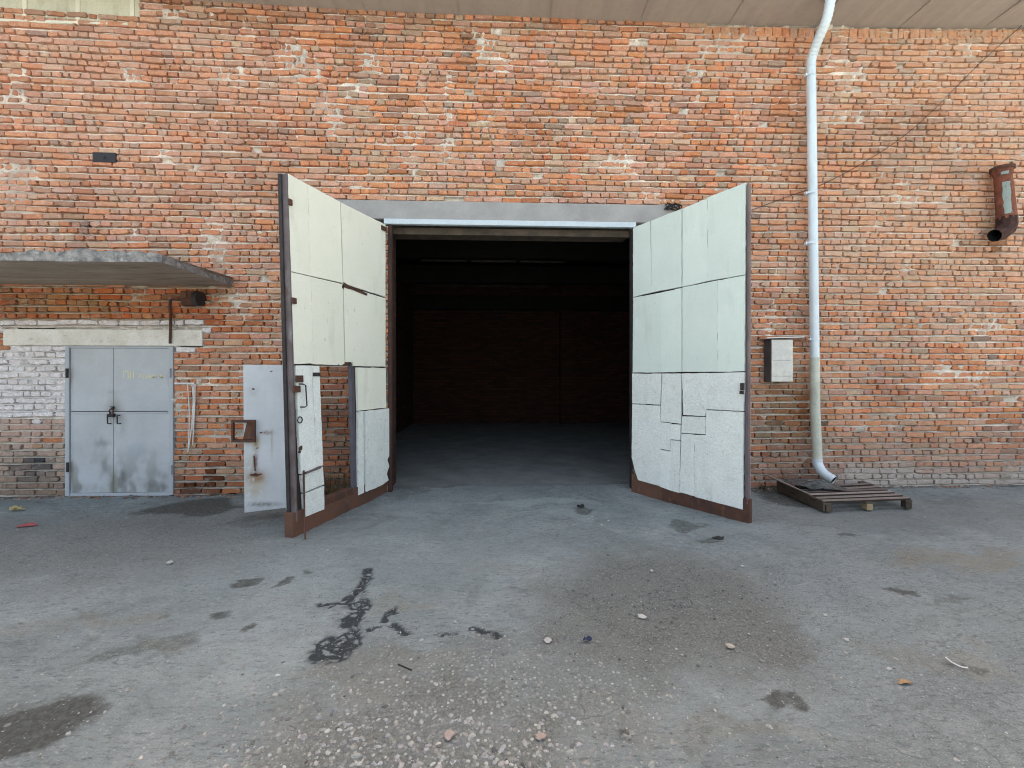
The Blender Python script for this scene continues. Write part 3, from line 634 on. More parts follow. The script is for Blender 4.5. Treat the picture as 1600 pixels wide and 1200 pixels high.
LL.boxm(sh, .0, min(uA, uB), .045, .995, T0-.004, T0-.001); LL.boxm(sh, max(uA, uB), 1.0, .045, .995, T0-.004, T0-.001); LL.boxm(sh, min(uA, uB), max(uA, uB), vh1, .995, T0-.004, T0-.001)
obj('outer_sheet', sh, 'doorgrey', lg)
sh = MB()
LL.boxm(sh, .036, min(uA, uB)+.0, .055, .969, -.04, -.033); LL.boxm(sh, max(uA, uB), .964, .055, .969, -.04, -.033); LL.boxm(sh, min(uA, uB), max(uA, uB), vh1, .969, -.04, -.033)
obj('backing_sheet', sh, 'backing', lg)
du = abs(uB-uA); ulo = min(uA, uB); uhi = max(uA, uB); vb = vh0-.012
dfm = MB(); LL.boxm(dfm, ulo-.004, ulo+.03, vb, vh1, -.062, -.02); obj('wicket_jamb', dfm, mk('purple grey steel', (.11,.105,.135), (.08,.075,.09), 6, rough=.6), lg, bevel=.003)
dfm = MB(); LL.boxm(dfm, ulo+.052, uhi, vb-.002, vb+.018, T0-.01, -.005); obj('wicket_sill', dfm, 'rust', lg, bevel=.004)
dfm = MB(); LL.boxm(dfm, ulo+.052, uhi, vh1-.008, vh1+.006, T0-.01, -.02); obj('wicket_head', dfm, 'rust', lg, bevel=.003)
SK = MB(); LL.boxm(SK, -.02, 1.025, -.012, .062, -.10, -.008); obj('skirt_board', SK, 'skirt', lg, bevel=.004)
P_L = [([(450,271),(481,288),(485,431),(455,424)],'foam'), ([(481,288),(532,315),(536,442),(485,431)],'foam'), ([(533,316),(603,351),(603,464),(537,443)],'foam'),
 ([(455,425),(486,432),(490,568),(460,569)],'foam'), ([(486,432),(536,444),(539,568),(534,571),(490,569)],'foam'), ([(537,446),(603,466),(603,573),(553,572),(552,566),(540,566)],'foam'),
 ([(462,571),(487,571),(490,640),(497,729),(470,741)],'foamw'), ([(487,571),(499,572),(505,727),(497,729),(490,640)],'foamw'), ([(471,743),(505,729),(507,757),(474,770)],'foamw'), ([(474,772),(507,759),(507,796),(476,808)],'foamw'),
 ([(558,574),(603,575),(604,637),(568,641),(560,642)],'foam'), ([(560,643),(568,642),(569,770),(560,774)],'foamw')]
for pts, m_ in P_L: panel(LL, lg, shrink(pts, .22), m_)
pts = [(570,642),(609,638),(609,700),(606,712),(603,718),(606,728),(602,740),(605,750),(596,757),(571,768)]
panel(LL, lg, pts, 'foamw', .022, .002, lab='thick white foam sheet with gnawed lower corner')
hw = MB(); LL.boxm(hw, 0, .02, .0, 1, 0, .01)
def plate(px, py, wx, wy, w0, w1, name, mat='rust', Lf=LL, root=lg):
    a = Lf.uv(px-wx/2, py+wy/2); b = Lf.uv(px+wx/2, py-wy/2); q = MB(); Lf.boxm(q, min(a[0],b[0]), max(a[0],b[0]), a[1], b[1], w0, w1)
    return obj(name, q, mat, root, bevel=.002)
plate(467, 592, 11, 11, 0, .012, 'lock_plate', 'rust'); plate(462, 608, 10, 11, 0, .02, 'lock_plate', 'rust')
plate(494, 585, 11, 6, .0, .01, 'hinge_tab', 'dark'); plate(452, 316, 5, 7, 0, .02, 'hinge_tab'); plate(458, 470, 6, 8, 0, .02, 'hinge_tab'); plate(599, 357, 7, 3, 0, .015, 'hinge_tab')
def lp(Lf, px, py, w_): u, v = Lf.uv(px, py); return Lf.P(u, v, w_)
q = MB().tube([lp(LL, 467, 600, .0), lp(LL, 468, 600, .035), lp(LL, 472, 602, .04), lp(LL, 474, 634, .04), lp(LL, 471, 636, .035), lp(LL, 469, 636, .0)], .006, 8); obj('handle', q, 'dark', lg, smooth=True)
c = LL.uv(467, 656); q = MB().tube([LL.P(c[0]+math.cos(a)*.028/LL.Wd, c[1]+math.sin(a)*.028/LL.Ht, .012) for a in np.linspace(0, 6.28, 17)], .005, 6); obj('ring', q, 'dark', lg, smooth=True)
q = MB().tube([lp(LL, 476, 739, .008), lp(LL, 500, 730, .008)], .011, 8); obj('cross_bar', q, 'frame', lg)
q = MB().tube([lp(LL, 473, 735, .012), lp(LL, 474, 800, .012), G(477, 842, .002)], .008, 8); obj('drop_bolt', q, 'rust', lg)
for (px, py, wx, wy) in ((470,700,6,9),(468,706,5,5),(536,448,4,8),(529,570,3,2)):
    a = LL.uv(px, py); cpt = [LL.P(a[0]+wx/F*4*.5*math.cos(t)*random.uniform(.7,1.2)/LL.Wd*1.3, a[1]+wy/F*4*.5*math.sin(t)*random.uniform(.7,1.1)/LL.Ht, -.002) for t in np.linspace(0, 5.6, 9)]
    fix_normals(obj('gouge', MB().prism(cpt, LL.n*.004), 'rust' if py > 600 else 'backing', lg))
# rust seam in the panels
sp = [(537,441),(545,446),(553,449),(560,453),(570,457),(574,459),(573,462),(560,457),(548,452),(538,449)]
fix_normals(obj('rusty_seam', LL.poly(MB(), sp, -.004, .003, .003), 'rust', lg))
# wicket door swung out behind the leaf
wd = [At(382, 801, 4.32), At(474, 790, 4.47), At(474, 570, 4.47), At(380, 570, 4.32)]
nv = (wd[1]-wd[0]).cross(wd[3]-wd[0]).normalized(); nv = -nv if nv.y < 0 else nv
nu, nvv = 40, 90; V = []; C = []
for j in range(nvv):
    for i in range(nu):
        p = (wd[0]*(1-i/(nu-1))+wd[1]*(i/(nu-1)))*(1-j/(nvv-1))+(wd[3]*(1-i/(nu-1))+wd[2]*(i/(nu-1)))*(j/(nvv-1)); V.append(p); 
VA = np.array([tuple(p) for p in V]); px_, py_ = proj(VA[:, 0], VA[:, 1], VA[:, 2]); n_ = fbm(px_*.12, py_*.06, 2); n2_ = fbm(px_*.3, py_*.3, 4)
C = np.ones((len(V), 3))*np.array((.60,.63,.67))*(.92+.16*fbm(px_*.03, py_*.02, 1))[:, None]
for (cx, cy, rx, ry, k, cc_) in ((400,692,5,10,.8,(.36,.26,.12)),(400,746,15,10,.9,(.30,.17,.08)),(398,765,18,14,.5,(.42,.34,.20)),(399,722,4,16,.8,(.16,.07,.04)),(389,725,7,20,.35,(.40,.36,.26)),(410,788,26,3,.8,(.16,.15,.14)),(408,800,40,12,.35,(.34,.36,.36)),(425,690,1.5,22,.5,(.35,.30,.20)),(418,676,8,3,.6,(.18,.10,.07)),(396,612,9,8,.35,(.35,.37,.38)),(450,770,8,18,.4,(.32,.38,.38))):
    f_ = (np.exp(-(((px_-cx)/rx)**2+((py_-cy)/ry)**2))*k*np.clip((n_+n2_-.55)*4, 0, 1.3)).clip(0, .92)[:, None]; C = C*(1-f_)+f_*np.array(cc_)
mbx = MB(); mbx.v = [tuple(p) for p in V]; mbx.f = [(j*nu+i, j*nu+i+1, (j+1)*nu+i+1, (j+1)*nu+i) for j in range(nvv-1) for i in range(nu-1)]
bk = [p+nv*.035 for p in wd]; mbx.add(wd+bk, [(4,5,6,7),(0,1,5,4),(1,2,6,5),(2,3,7,6),(3,0,4,7)]); C = np.r_[C, np.tile((.55,.60,.66), (8, 1))]
wk = obj('wicket_door', mbx, 'doorleaf', lg, cols=np.c_[C, np.ones(len(C))]); wk['label'] = 'pale grey wicket door with rust spots, swung open behind the left gate leaf'
def wp(px, py, off=0):   # point on wicket door
    r = ray(px, py); t = (wd[0]-O).dot(nv)/r.dot(nv); return O+r*t-nv*off
for (x0, x1, y0, y1) in ((364,400,656,659.5),(364,400,686,690),(364,367,659.5,686),(397,400,659.5,686)):
    fix_normals(obj('lock_frame', MB().prism([wp(x0,y1,.002), wp(x1,y1,.002), wp(x1,y0,.002), wp(x0,y0,.002)], -nv*.05), 'rust', wk))
fix_normals(obj('lock_lining', MB().prism([wp(380,686,.003), wp(397,686,.003), wp(397,660,.003), wp(386,660,.003), wp(383,672,.003)], -nv*.004), 'skirt', wk))
q = MB().tube([wp(397,712,.004), wp(399,736,.006)], .006, 8); obj('bolt_slot', q, 'rust', wk)
for (px, py, r_) in ((424,580,.012),(396,608,.016),(408,676,.013),(400,742,.03),(393,742,.018),(407,741,.016),(413,676,.006),(402,700,.012)):
    c = wp(px, py, .002); ux = (wd[1]-wd[0]).normalized(); cp = [c+ux*math.cos(t)*r_*random.uniform(.6,1.2)+Vector((0,0,1))*math.sin(t)*r_*random.uniform(.35,.7) for t in np.linspace(0, 5.7, 11)]
    fix_normals(obj('rust_spot', MB().prism(cp, -nv*.0015), 'rust', wk))
q = MB().prism([wp(448,795,.004), wp(456,794,.004), wp(456,700,.004), wp(447,698,.004)], -nv*.03); fix_normals(obj('edge_foam', q, 'foamw', wk))
# right leaf
RL = Leaf(G(987, 768), G(1169, 816), W(989, 353, -.04), At(1170, 285, 4.307), -1)
rg = empty('gate_leaf', RL.P(.5, 0, -.06), 'open gate leaf right of the gateway, white panels, patched lower part', 'gate', 'gate leaves')
fr = MB()
for (a, b, c, d) in ((0, .035, 0, 1), (.04, .96, .97, .998), (.04, .96, .49, .515)): RL.boxm(fr, a, b, c, d, -.052, T1)
obj('frame', fr, 'frame', rg, bevel=.004)
bo = MB(); RL.boxm(bo, .984, .998, .05, 1.0, -.050, -.006); obj('edge_channel', bo, mk('brown primer steel', (.17,.12,.125), (.13,.09,.09), 5, rough=.7, layers=[((.30,.25,.20), 5, .5, .7, (1,1,.3), .5)]), rg, bevel=.005)
sh = MB(); RL.boxm(sh, 0, .998, .045, .995, -.054, -.0525); obj('outer_sheet', sh, 'doorgrey', rg)
sh = MB(); RL.boxm(sh, .036, .964, .055, .969, -.04, -.033); obj('backing_sheet', sh, 'rustdk', rg)
SK = MB(); RL.boxm(SK, -.01, .30, -.012, .066, -.06, -.012); obj('skirt_board', SK, 'skirt', rg, bevel=.004)
SK = MB(); RL.boxm(SK, .302, 1.008, -.012, .066, -.06, -.006); obj('skirt_board', SK, 'rust', rg, bevel=.004)
P_R = [([(989,356),(1016,345),(1018,457),(989,464)],'foamb'), ([(1017,345),(1065,326),(1065,448),(1018,457)],'foamb'), ([(1066,326),(1105,310),(1106,439),(1066,448)],'foamb'), ([(1105,309),(1165,285),(1164,429),(1106,439)],'foamb'),
 ([(989,465),(1033,457),(1033,582),(988,582)],'foamb'), ([(1033,457),(1065,450),(1065,581),(1033,582)],'foamb'), ([(1066,449),(1121,438),(1121,581),(1066,581)],'foamb'), ([(1121,438),(1164,430),(1163,580),(1121,581)],'foamb'),
 ([(988,584),(1033,584),(1031,632),(988,630)],'foamw'), ([(1035,584),(1064,584),(1063,662),(1032,658)],'foamw'), ([(988,632),(1031,634),(1030,759),(997,750),(992,735),(987,714)],'foamw'),
 ([(1031,660),(1047,662),(1047,704),(1031,701)],'foamw'), ([(1048,663),(1063,664),(1062,688),(1048,686)],'foamw'), ([(1031,703),(1047,706),(1046,766),(1031,760)],'foamw'), ([(1048,688),(1062,690),(1061,770),(1047,766)],'foamw'),
 ([(1066,584),(1163,582),(1161,642),(1104,639),(1102,650),(1068,648)],'foamw'), ([(1066,651),(1102,652),(1102,678),(1065,676)],'foamw'), ([(1065,678),(1081,679),(1077,773),(1062,769)],'foamw'),
 ([(1081,679),(1085,680),(1085,775),(1077,773)],'foamw'), ([(1104,641),(1161,644),(1160,796),(1086,776),(1086,680),(1103,680)],'foamw')]
for pts, m_ in P_R: panel(RL, rg, shrink(pts, .14 if m_ == 'foamb' else -.36), m_)
plate(1161, 604, 5, 11, 0, .03, 'lock_plate', 'dark', RL, rg); plate(1160, 613, 5, 5, 0, .03, 'lock_plate', 'dark', RL, rg)
# ------------------------------------------------------------------ grey double door
dd = empty('double_door', ((dx0+dx1)/2, 0, 0), 'closed blue grey steel double door with padlocked middle under the concrete canopy', 'door')
fb = W(188, 771).z; xm = W(178, 650).x
fw = .045
q = MB(); q.box(dx0, dx0+fw, -.022, .05, fb-.02, DZ-.001); q.box(dx1-fw, dx1, -.022, .05, fb-.02, DZ-.001); q.box(dx0+fw, dx1-fw, -.018, .05, DZ-.022, DZ-.001); q.box(dx0+fw, dx1-fw, -.012, .05, fb-.03, fb+.01)
obj('door_frame', q, 'doorgrey', dd, bevel=.003)
q = MB(); q.box(dx0+.01, dx1-.01, .021, .04, fb, DZ-.02); obj('gap_dark_sheet', q, 'black', dd)  # black sheet behind the leaves paints their gap dark
lw = []
def stained_sheet(name, xa, xb_, za, zb_, y, parent):
    nx_, nz_ = 34, 80; xs_ = np.linspace(xa, xb_, nx_); zs_ = np.linspace(za, zb_, nz_); X, Z = np.meshgrid(xs_, zs_)
    px, py = proj(X, 0, Z); n = fbm(X*9, Z*5, 1); n2 = fbm(X*25, Z*9, 3); C = np.ones(X.shape+(3,))*np.array((.47,.50,.54))*(.93+.14*fbm(X*3, Z*2, 5))[..., None]
    def dirt(f, c): f = np.clip(f, 0, .9)[..., None]; C[:] = C*(1-f)+np.array(c)*f
    dirt(np.clip((py-690)/70, 0, 1)*np.clip((n-.45)*7, 0, 1)*.75, (.20,.21,.20))
    dirt(np.exp(-(((px-190)/10)**2)**2)*np.clip((py-732)/8, 0, 1)*np.clip((n2-.2)*3, 0, 1)*.75, (.15,.15,.145))
    dirt(np.exp(-((px-178)/5)**2)*np.clip((py-725)/20, 0, 1)*.8, (.16,.16,.09))
    for (cx, cy, rx, ry, k) in ((157,692,9,8,.5),(171,693,8,5,.35),(246,738,6,7,.55),(258,744,6,6,.4),(162,725,8,14,.35),(180,637,10,16,.35),(176,612,12,3,.5),(190,675,8,14,.25),(250,760,20,8,.3),(232,756,14,8,.3),(140,762,30,7,.3)):
        dirt(np.exp(-((px-cx)/rx)**2-((py-cy)/ry)**2)*k*np.clip((n2-.25)*4, 0, 1.2), (.14,.145,.15))
    dirt(np.exp(-((px-215)/14)**2-((py-702)/10)**2)*.35, (.34,.44,.50))
    dirt(np.clip((n2-.66)*9, 0, 1)*np.exp(-((px-189)/9)**2-((py-672)/22)**2)*.6, (.42,.40,.22))
    for (cx, cy) in ((110,583),(268,584),(111,729),(270,734)): dirt(np.exp(-((px-cx)/4)**2-((py-cy-9)/16)**2)*.7*np.clip((n2-.2)*4, 0, 1), (.26,.17,.10))
    dirt(np.exp(-((px-178)/16)**2-((py-648)/22)**2)*.35*np.clip((n2-.25)*4, 0, 1), (.22,.21,.17))
    V = [(x, y, z) for z in zs_ for x in xs_]; Fs = [(j*nx_+i, j*nx_+i+1, (j+1)*nx_+i+1, (j+1)*nx_+i) for j in range(nz_-1) for i in range(nx_-1)]
    cb = C.reshape(-1, 3); n0 = len(V); mbx = MB(); mbx.v = V; mbx.f = Fs
    mbx.add([(xa,y,za),(xb_,y,za),(xb_,.02,za),(xa,.02,za),(xa,y,zb_),(xb_,y,zb_),(xb_,.02,zb_),(xa,.02,zb_)], [(0,3,2,1),(4,5,6,7),(1,2,6,5),(0,4,7,3),(2,3,7,6)])
    cb = np.r_[cb, np.tile((.44,.47,.52), (8, 1))]
    return obj(name, mbx, 'doorleaf', parent, cols=np.c_[cb, np.ones(len(cb))])
for (a, b) in ((dx0+fw+.006, xm-.005), (xm+.004, dx1-fw-.006)):
    lf = stained_sheet('door_leaf', a, b, fb+.014, DZ-.026, -.004 if a < xm-.1 else -.008, dd); lw.append(lf)
zb = W(188, 644).z
for i, (a, b) in enumerate(((dx0+fw+.02, xm-.03), (xm+.01, dx1-fw-.02))):
    q = MB(); q.box(a, b, -.016, -.0045 if i == 0 else -.0085, zb-.018, zb+.006); obj('rail', q, 'doorgrey', lw[i], bevel=.003)
    q = MB(); q.box(a, b, -.020, -.0165, zb+.007, zb+.014); obj('rod', q, 'dark', lw[i])
for i, x in enumerate((W(173, 660).x, W(188, 660).x)):
    q = MB().tube([(x, -.008, zb-.035), (x, -.045, zb-.035), (x+.002, -.045, zb-.13), (x+.012, -.01, zb-.135)], .007, 8); obj('handle', q, 'dark', lw[i], smooth=True)
q = MB(); q.box(xm-.045, xm+.03, -.05, -.012, zb-.055, zb-.018); obj('padlock', q, 'dark', dd, bevel=.008)
q = MB().tube([(xm-.02, -.03, zb-.02), (xm-.022, -.035, zb+.03), (xm, -.035, zb+.045), (xm+.018, -.035, zb+.03), (xm+.016, -.03, zb-.02)], .007, 8); obj('hasp', q, 'rust', dd, smooth=True)
q = MB()
for k in range(7): q.box(xm-.03+random.uniform(0,.05), xm+.005+random.uniform(0,.02), -.03, -.009, zb+.03+k*.005, zb+.034+k*.006)
obj('chain', q, 'dark', dd, bevel=.002)
for (px, py) in ((109, 583), (268, 583), (110, 729), (270, 733)):
    p = W(px, py); q = MB().tube([(p.x, -.034, p.z-.055), (p.x, -.034, p.z+.055)], .014, 10); obj('hinge', q, 'dark' if px < 200 else 'doorgrey', dd, smooth=False)
def text(s_, p, size, parent, name, ext=.0008):
    cu = bpy.data.curves.new(name, 'FONT'); cu.body = s_; cu.size = size; cu.extrude = ext; cu.space_character = 1.0
    t = bpy.data.objects.new(name, cu); COL.objects.link(t); t.rotation_euler = (math.pi/2, 0, 0)
    dg = bpy.context.evaluated_depsgraph_get(); me = bpy.data.meshes.new_from_object(t.evaluated_get(dg))
    bpy.data.objects.remove(t); o = bpy.data.objects.new(name, me); COL.objects.link(o); o.rotation_euler = (math.pi/2, 0, 0)
    me.materials.clear(); me.materials.append(M['yellow']); o.parent = parent; o.location = Vector(p)-wloc(parent); return o
p = W(192, 591); text('ПII', (p.x, -.0092, p.z), .115, lw[1], 'lettering')
p = W(217, 591); text('Хранен', (p.x, -.0092, p.z), .082, lw[1], 'lettering')
# ------------------------------------------------------------------ things on the wall
def bracket_ring(c, r): return [(c[0]+math.cos(a)*r, c[1]+math.sin(a)*r, c[2]) for a in np.linspace(0, 6.2832, 25)]
xt = W(1266, 300, -.13); xb = W(1273, 560, -.13); xl = W(1277, 700, -.13)
dp = empty('drainpipe', (xb.x, -.13, .1), 'long pale blue galvanised drainpipe right of the gateway, ending above the wooden pallet', 'drainpipe')
R = .052
z_j = xb.z
up = [(xb.x, -.13, z_j), (xt.x, -.13, xt.z), (xt.x+.01, -.13, W(1270, 105, -.13).z)]
q = MB().tube([(up[0][0]+(up[2][0]-up[0][0])*t, -.13, up[0][2]+(up[2][2]-up[0][2])*t) for t in np.linspace(0, 1, 12)], R, 24, False); obj('upper_pipe', q, 'zinc', dp, smooth=True)
q = MB().tube([(xb.x, -.13, z_j+.01), (xb.x+.004, -.13, 1.0), (xl.x, -.13, W(1277, 716, -.13).z)], R*1.06, 24, False); obj('lower_pipe', q, 'zincold', dp, smooth=True)
# corrugated top bend
a = Vector(up[2]); path = []; rr = []
pts = [a, a+Vector((0, -.01, .10)), a+Vector((.005, -.10, .24)), a+Vector((.02, -.22, .40)), a+Vector((.03, -.27, .58)), a+Vector((.03, -.28, .80))]
def spline(pts, n):
    out = []
    P = [pts[0]]+pts+[pts[-1]]
    for i in range(1, len(P)-2):
        for k in range(n):
            t = k/n; out.append(.5*((2*P[i])+(P[i+1]-P[i-1])*t+(2*P[i-1]-5*P[i]+4*P[i+1]-P[i+2])*t*t+(3*P[i]-P[i-1]-3*P[i+1]+P[i+2])*t**3))
    return out+[P[-2]]
sp_ = spline(pts, 16); q = MB().tube(sp_, [R*(1.03+.05*math.sin(i*1.6)) for i in range(len(sp_))], 24, False); obj('corrugated_bend', q, 'zinc', dp, smooth=True)
b0 = Vector((xl.x, -.13, W(1277, 716, -.13).z))
sp_ = spline([b0, b0+Vector((.003, -.004, -.07)), b0+Vector((.03, -.06, -.17)), b0+Vector((.085, -.16, -.235))], 9)
q = MB().tube(sp_, [R*(1.10+.02*math.sin(i*2.1)) for i in range(len(sp_))], 24, False); obj('outlet_bend', q, 'zinc', dp, smooth=True)
q = MB().tube([p for p in sp_[3:-1]], R*1.02, 24, False); obj('outlet_lining', q, 'dark', dp)
for py in (118, 302, 380, 530):
    c = W(1266 if py < 400 else 1272, py, -.13); q = MB(); q.tube([(c.x+.002, -.13, c.z-.012), (c.x+.002, -.13, c.z+.012)], R*1.12, 24, False); q.box(c.x-.068, c.x-.052, -.15, -.115, c.z-.014, c.z+.014)
    obj('clamp', q, 'zinc', dp)
# silver cabinet
c0, c1 = W(1205, 530, -.15), W(1239, 597, -.15)
cb = empty('meter_box', ((c0.x+c1.x)/2, -.07, c1.z), 'small silver metal cabinet on the brick wall between right gate leaf and drainpipe', 'cabinet')
q = MB(); q.box(c0.x-.002, c1.x, -.14, .0, c1.z, c0.z); obj('body', q, 'cabside', cb, bevel=.004)
q = MB(); q.box(c0.x+.003, c1.x-.002, -.155, -.142, c1.z+.004, c0.z-.004); cd = obj('door', q, 'alu', cb, bevel=.006)
q = MB(); zm = c0.z-(c0.z-c1.z)*.49; q.box(c0.x+.02, c1.x-.03, -.1565, -.1545, zm-.002, zm+.002); obj('crease', q, 'cabside', cd); q = MB(); zm2 = c0.z-(c0.z-c1.z)*.86; q.box(c0.x+.02, c1.x-.03, -.1565, -.1545, zm2-.002, zm2+.002); obj('crease', q, 'cabside', cd)
stn = mk('grey stain on cabinet', (.55,.56,.55), (.60,.60,.58), 30, rough=.5, metal=.2)
cxm = (c0.x+c1.x)/2-.01
q = MB(); q.add([(cxm-.075, -.1553, zm+.05), (cxm+.065, -.1553, zm+.05), (cxm-.005, -.1553, zm+.19)], [(0,1,2)]); obj('stain', q, stn, cd)
for k in range(8):
    x = cxm-.085+k*.022; q = MB(); q.add([(x, -.1553, zm-.02), (x+.008, -.1553, zm-.02), (x+.008, -.1553, zm-.10-.03*random.random()), (x, -.1553, zm-.09)], [(0,3,2,1)]); obj('stain', q, stn, cd)

q = MB(); a, b = W(1191, 527, -.1), W(1257, 525, -.03); q.hexa([(a.x, -.2, c0.z+.005), (b.x-.10, -.17, c0.z+.022), (b.x, .0, c0.z+.02), (a.x+.02, .0, c0.z+.01), (a.x, -.2, c0.z+.018), (b.x-.10, -.17, c0.z+.034), (b.x, .0, c0.z+.035), (a.x+.02, .0, c0.z+.024)])
obj('rain_cover', q, 'whitep', cb, bevel=.002)
# rusty pipe stub on the right
t0, t1 = W(1566, 264, -.14), W(1573, 342, -.14)
rp = empty('vent_pipe', (t1.x, -.1, t1.z-.2), 'rusty old pipe stub with elbow and peeling paint, on the far right of the wall', 'pipe')
q = MB().tube([t0, t0+(t1-t0)*.12, t0+(t1-t0)*.121, t1], [.110, .088, .084, .095], 20, True); st_ = obj('pipe', q, mk('red rust', (.24,.085,.05), (.14,.055,.038), 12, rough=.85, bump=.6, bscale=60, layers=[((.36,.17,.09), 16, .58, .7, (1,1,.4), .7), ((.06,.03,.025), 8, .58, .7, I3, .6)]), rp, smooth=False)
q = MB().tube([t0+Vector((0,0,.02)), t0+Vector((0,0,-.02))], .115, 20); obj('collar', q, 'rust', rp)
ep = [t1+Vector((-.0,0,.02)), t1+Vector((.002,-.0,-.07)), t1+Vector((-.03,-.01,-.14)), t1+Vector((-.10,-.02,-.19)), t1+Vector((-.20,-.03,-.225))]
q = MB().tube(ep, [.100,.100,.095,.085,.078], 9, False); obj('elbow', q, mk('sooty rust', (.085,.035,.026), (.025,.017,.016), 9, rough=.8, bump=.7, bscale=40), rp)
q = MB().tube(ep[1:-1]+[ep[-1]*.98+ep[-2]*.02], [.094,.088,.079,.072], 9, False); obj('elbow_dark_inside', q, 'black', rp)  # black inner tube added so the open elbow end looks dark
q = MB()
for (za, zb_) in ((.05, .15), (.30, .93)):
    pa, pb = t0+(t1-t0)*za, t0+(t1-t0)*zb_; n = 6; r_ = .0945
    vsx = []
    for k in range(9):
        p = pa+(pb-pa)*k/8
        for a in (math.radians(206+6*random.random()), math.radians(220), math.radians(236), math.radians(248+10*random.random())): vsx.append((p.x+math.cos(a)*r_, p.y+math.sin(a)*r_, p.z))
    q.add(vsx, [(i*4+k, i*4+k+1, (i+1)*4+k+1, (i+1)*4+k) for i in range(8) for k in range(3)])
obj('peeling_paint', q, mk('pale green flaking paint', (.33,.40,.38), (.26,.31,.29), 12, layers=[((.16,.06,.03), 22, .6, .68, I3, .9)]), rp, smooth=True)
# junction box under the canopy with its conduit
j0, j1 = W(281, 454, -.09), W(304, 477, -.09)
jb = empty('junction_box', ((j0.x+j1.x)/2, -.04, j1.z), 'rusty junction box with round lamp socket on the brick just below the canopy', 'junction box')
q = MB(); q.box(j0.x, j1.x, -.08, 0, j1.z, j0.z); obj('body', q, 'rust', jb, bevel=.006)
cc = W(310, 467, -.08); q = MB().tube([(cc.x-.03, -.075, cc.z), (cc.x+.035, -.085, cc.z)], .085, 16); obj('socket', q, 'dark', jb, bevel=.006)
cc = W(286, 461, -.09); q = MB().tube([(cc.x, -.075, cc.z), (cc.x, -.092, cc.z)], .04, 16); obj('gland', q, 'skirt', jb)
cx_ = W(268.5, 500).x; q = MB().tube(spline([Vector((j0.x+.01, -.03, W(270, 468).z)), Vector((cx_+.03, -.03, W(268, 468).z)), Vector((cx_, -.03, W(268, 476).z)), Vector((cx_+.005, -.03, W(268, 505).z)), Vector((cx_, -.03, W(268, 537).z))], 5), .014, 8); obj('conduit', q, 'rust', jb, smooth=True)
# dark plate high on the left
a, b = W(147, 239), W(183, 255)
q = MB(); q.box(a.x, b.x, -.022, .0, b.z, a.z); mp_ = obj('metal_plate', q, mk('black painted plate', (.035,.035,.042), (.025,.024,.03), 9, rough=.6), None, bevel=.003, loc=(a.x, 0, b.z)); tag(mp_, 'small black metal plate fixed high on the brick above the canopy', 'plate')
c = (a+b)/2; q = MB().tube([(c.x, -.022, c.z), (c.x, -.03, c.z)], .014, 8); obj('bolt', q, 'dark', mp_)
# white conduit stub and hanging cords right of the door
a = W(274, 599); b = W(305, 600)
cs = empty('hanging_cord', (b.x, -.03, b.z), 'white cords dangling from a white strip beside the grey double door', 'cord')
q = MB(); q.box(a.x, b.x, -.022, -.0, a.z-.012, a.z+.01); obj('strip', q, 'whitep', cs, bevel=.003)
for (p0, p1, p2) in (((293,600),(296,650),(294,706)), ((303,600),(300,660),(295,700)), ((305,600),(304,640),(301,695)), ((300,600),(303,640),(300,672))):
    q = MB().tube(spline([W(*p0, -.03), W(*p1, -.035), W(*p2, -.03)], 6), .0062, 6); obj('strand', q, 'whitep', cs)
# sagging cable across the right of the wall
ps = [W(1596, 40, -.03), W(1530, 100, -.03), W(1450, 180, -.03), W(1395, 225, -.03), W(1330, 265, -.03), W(1280, 290, -.03), W(1240, 304, -.03), W(1175, 328, -.03)]
q = MB().tube(spline(ps, 6), .004, 6); tag(obj('cable', q, 'black', loc=ps[0]), 'thin black cable sagging diagonally across the brick behind the drainpipe', 'cable')
# cable tangle above the right end of the lintel
c = W(1050, 324, -.03); q = MB()
for k in range(5): q.tube(spline([c+Vector((random.uniform(-.1,.12), random.uniform(-.04,0), random.uniform(-.05,.05))) for _ in range(5)], 5), .008, 6)
tag(obj('cable_tangle', q, 'black', loc=c), 'black tangle of cable at the right end of the gateway lintel', 'cable')
q = MB(); c = W(606, 375, -.03)
q.tube(spline([c+Vector((.0,0,.12)), c+Vector((.03,-.02,.04)), c+Vector((.035,-.03,-.08)), c+Vector((.0,-.01,-.17))], 6), .005, 6)
tag(obj('wire', q, 'black', loc=c), 'short dark wire hanging at the top left corner of the gateway', 'wire')
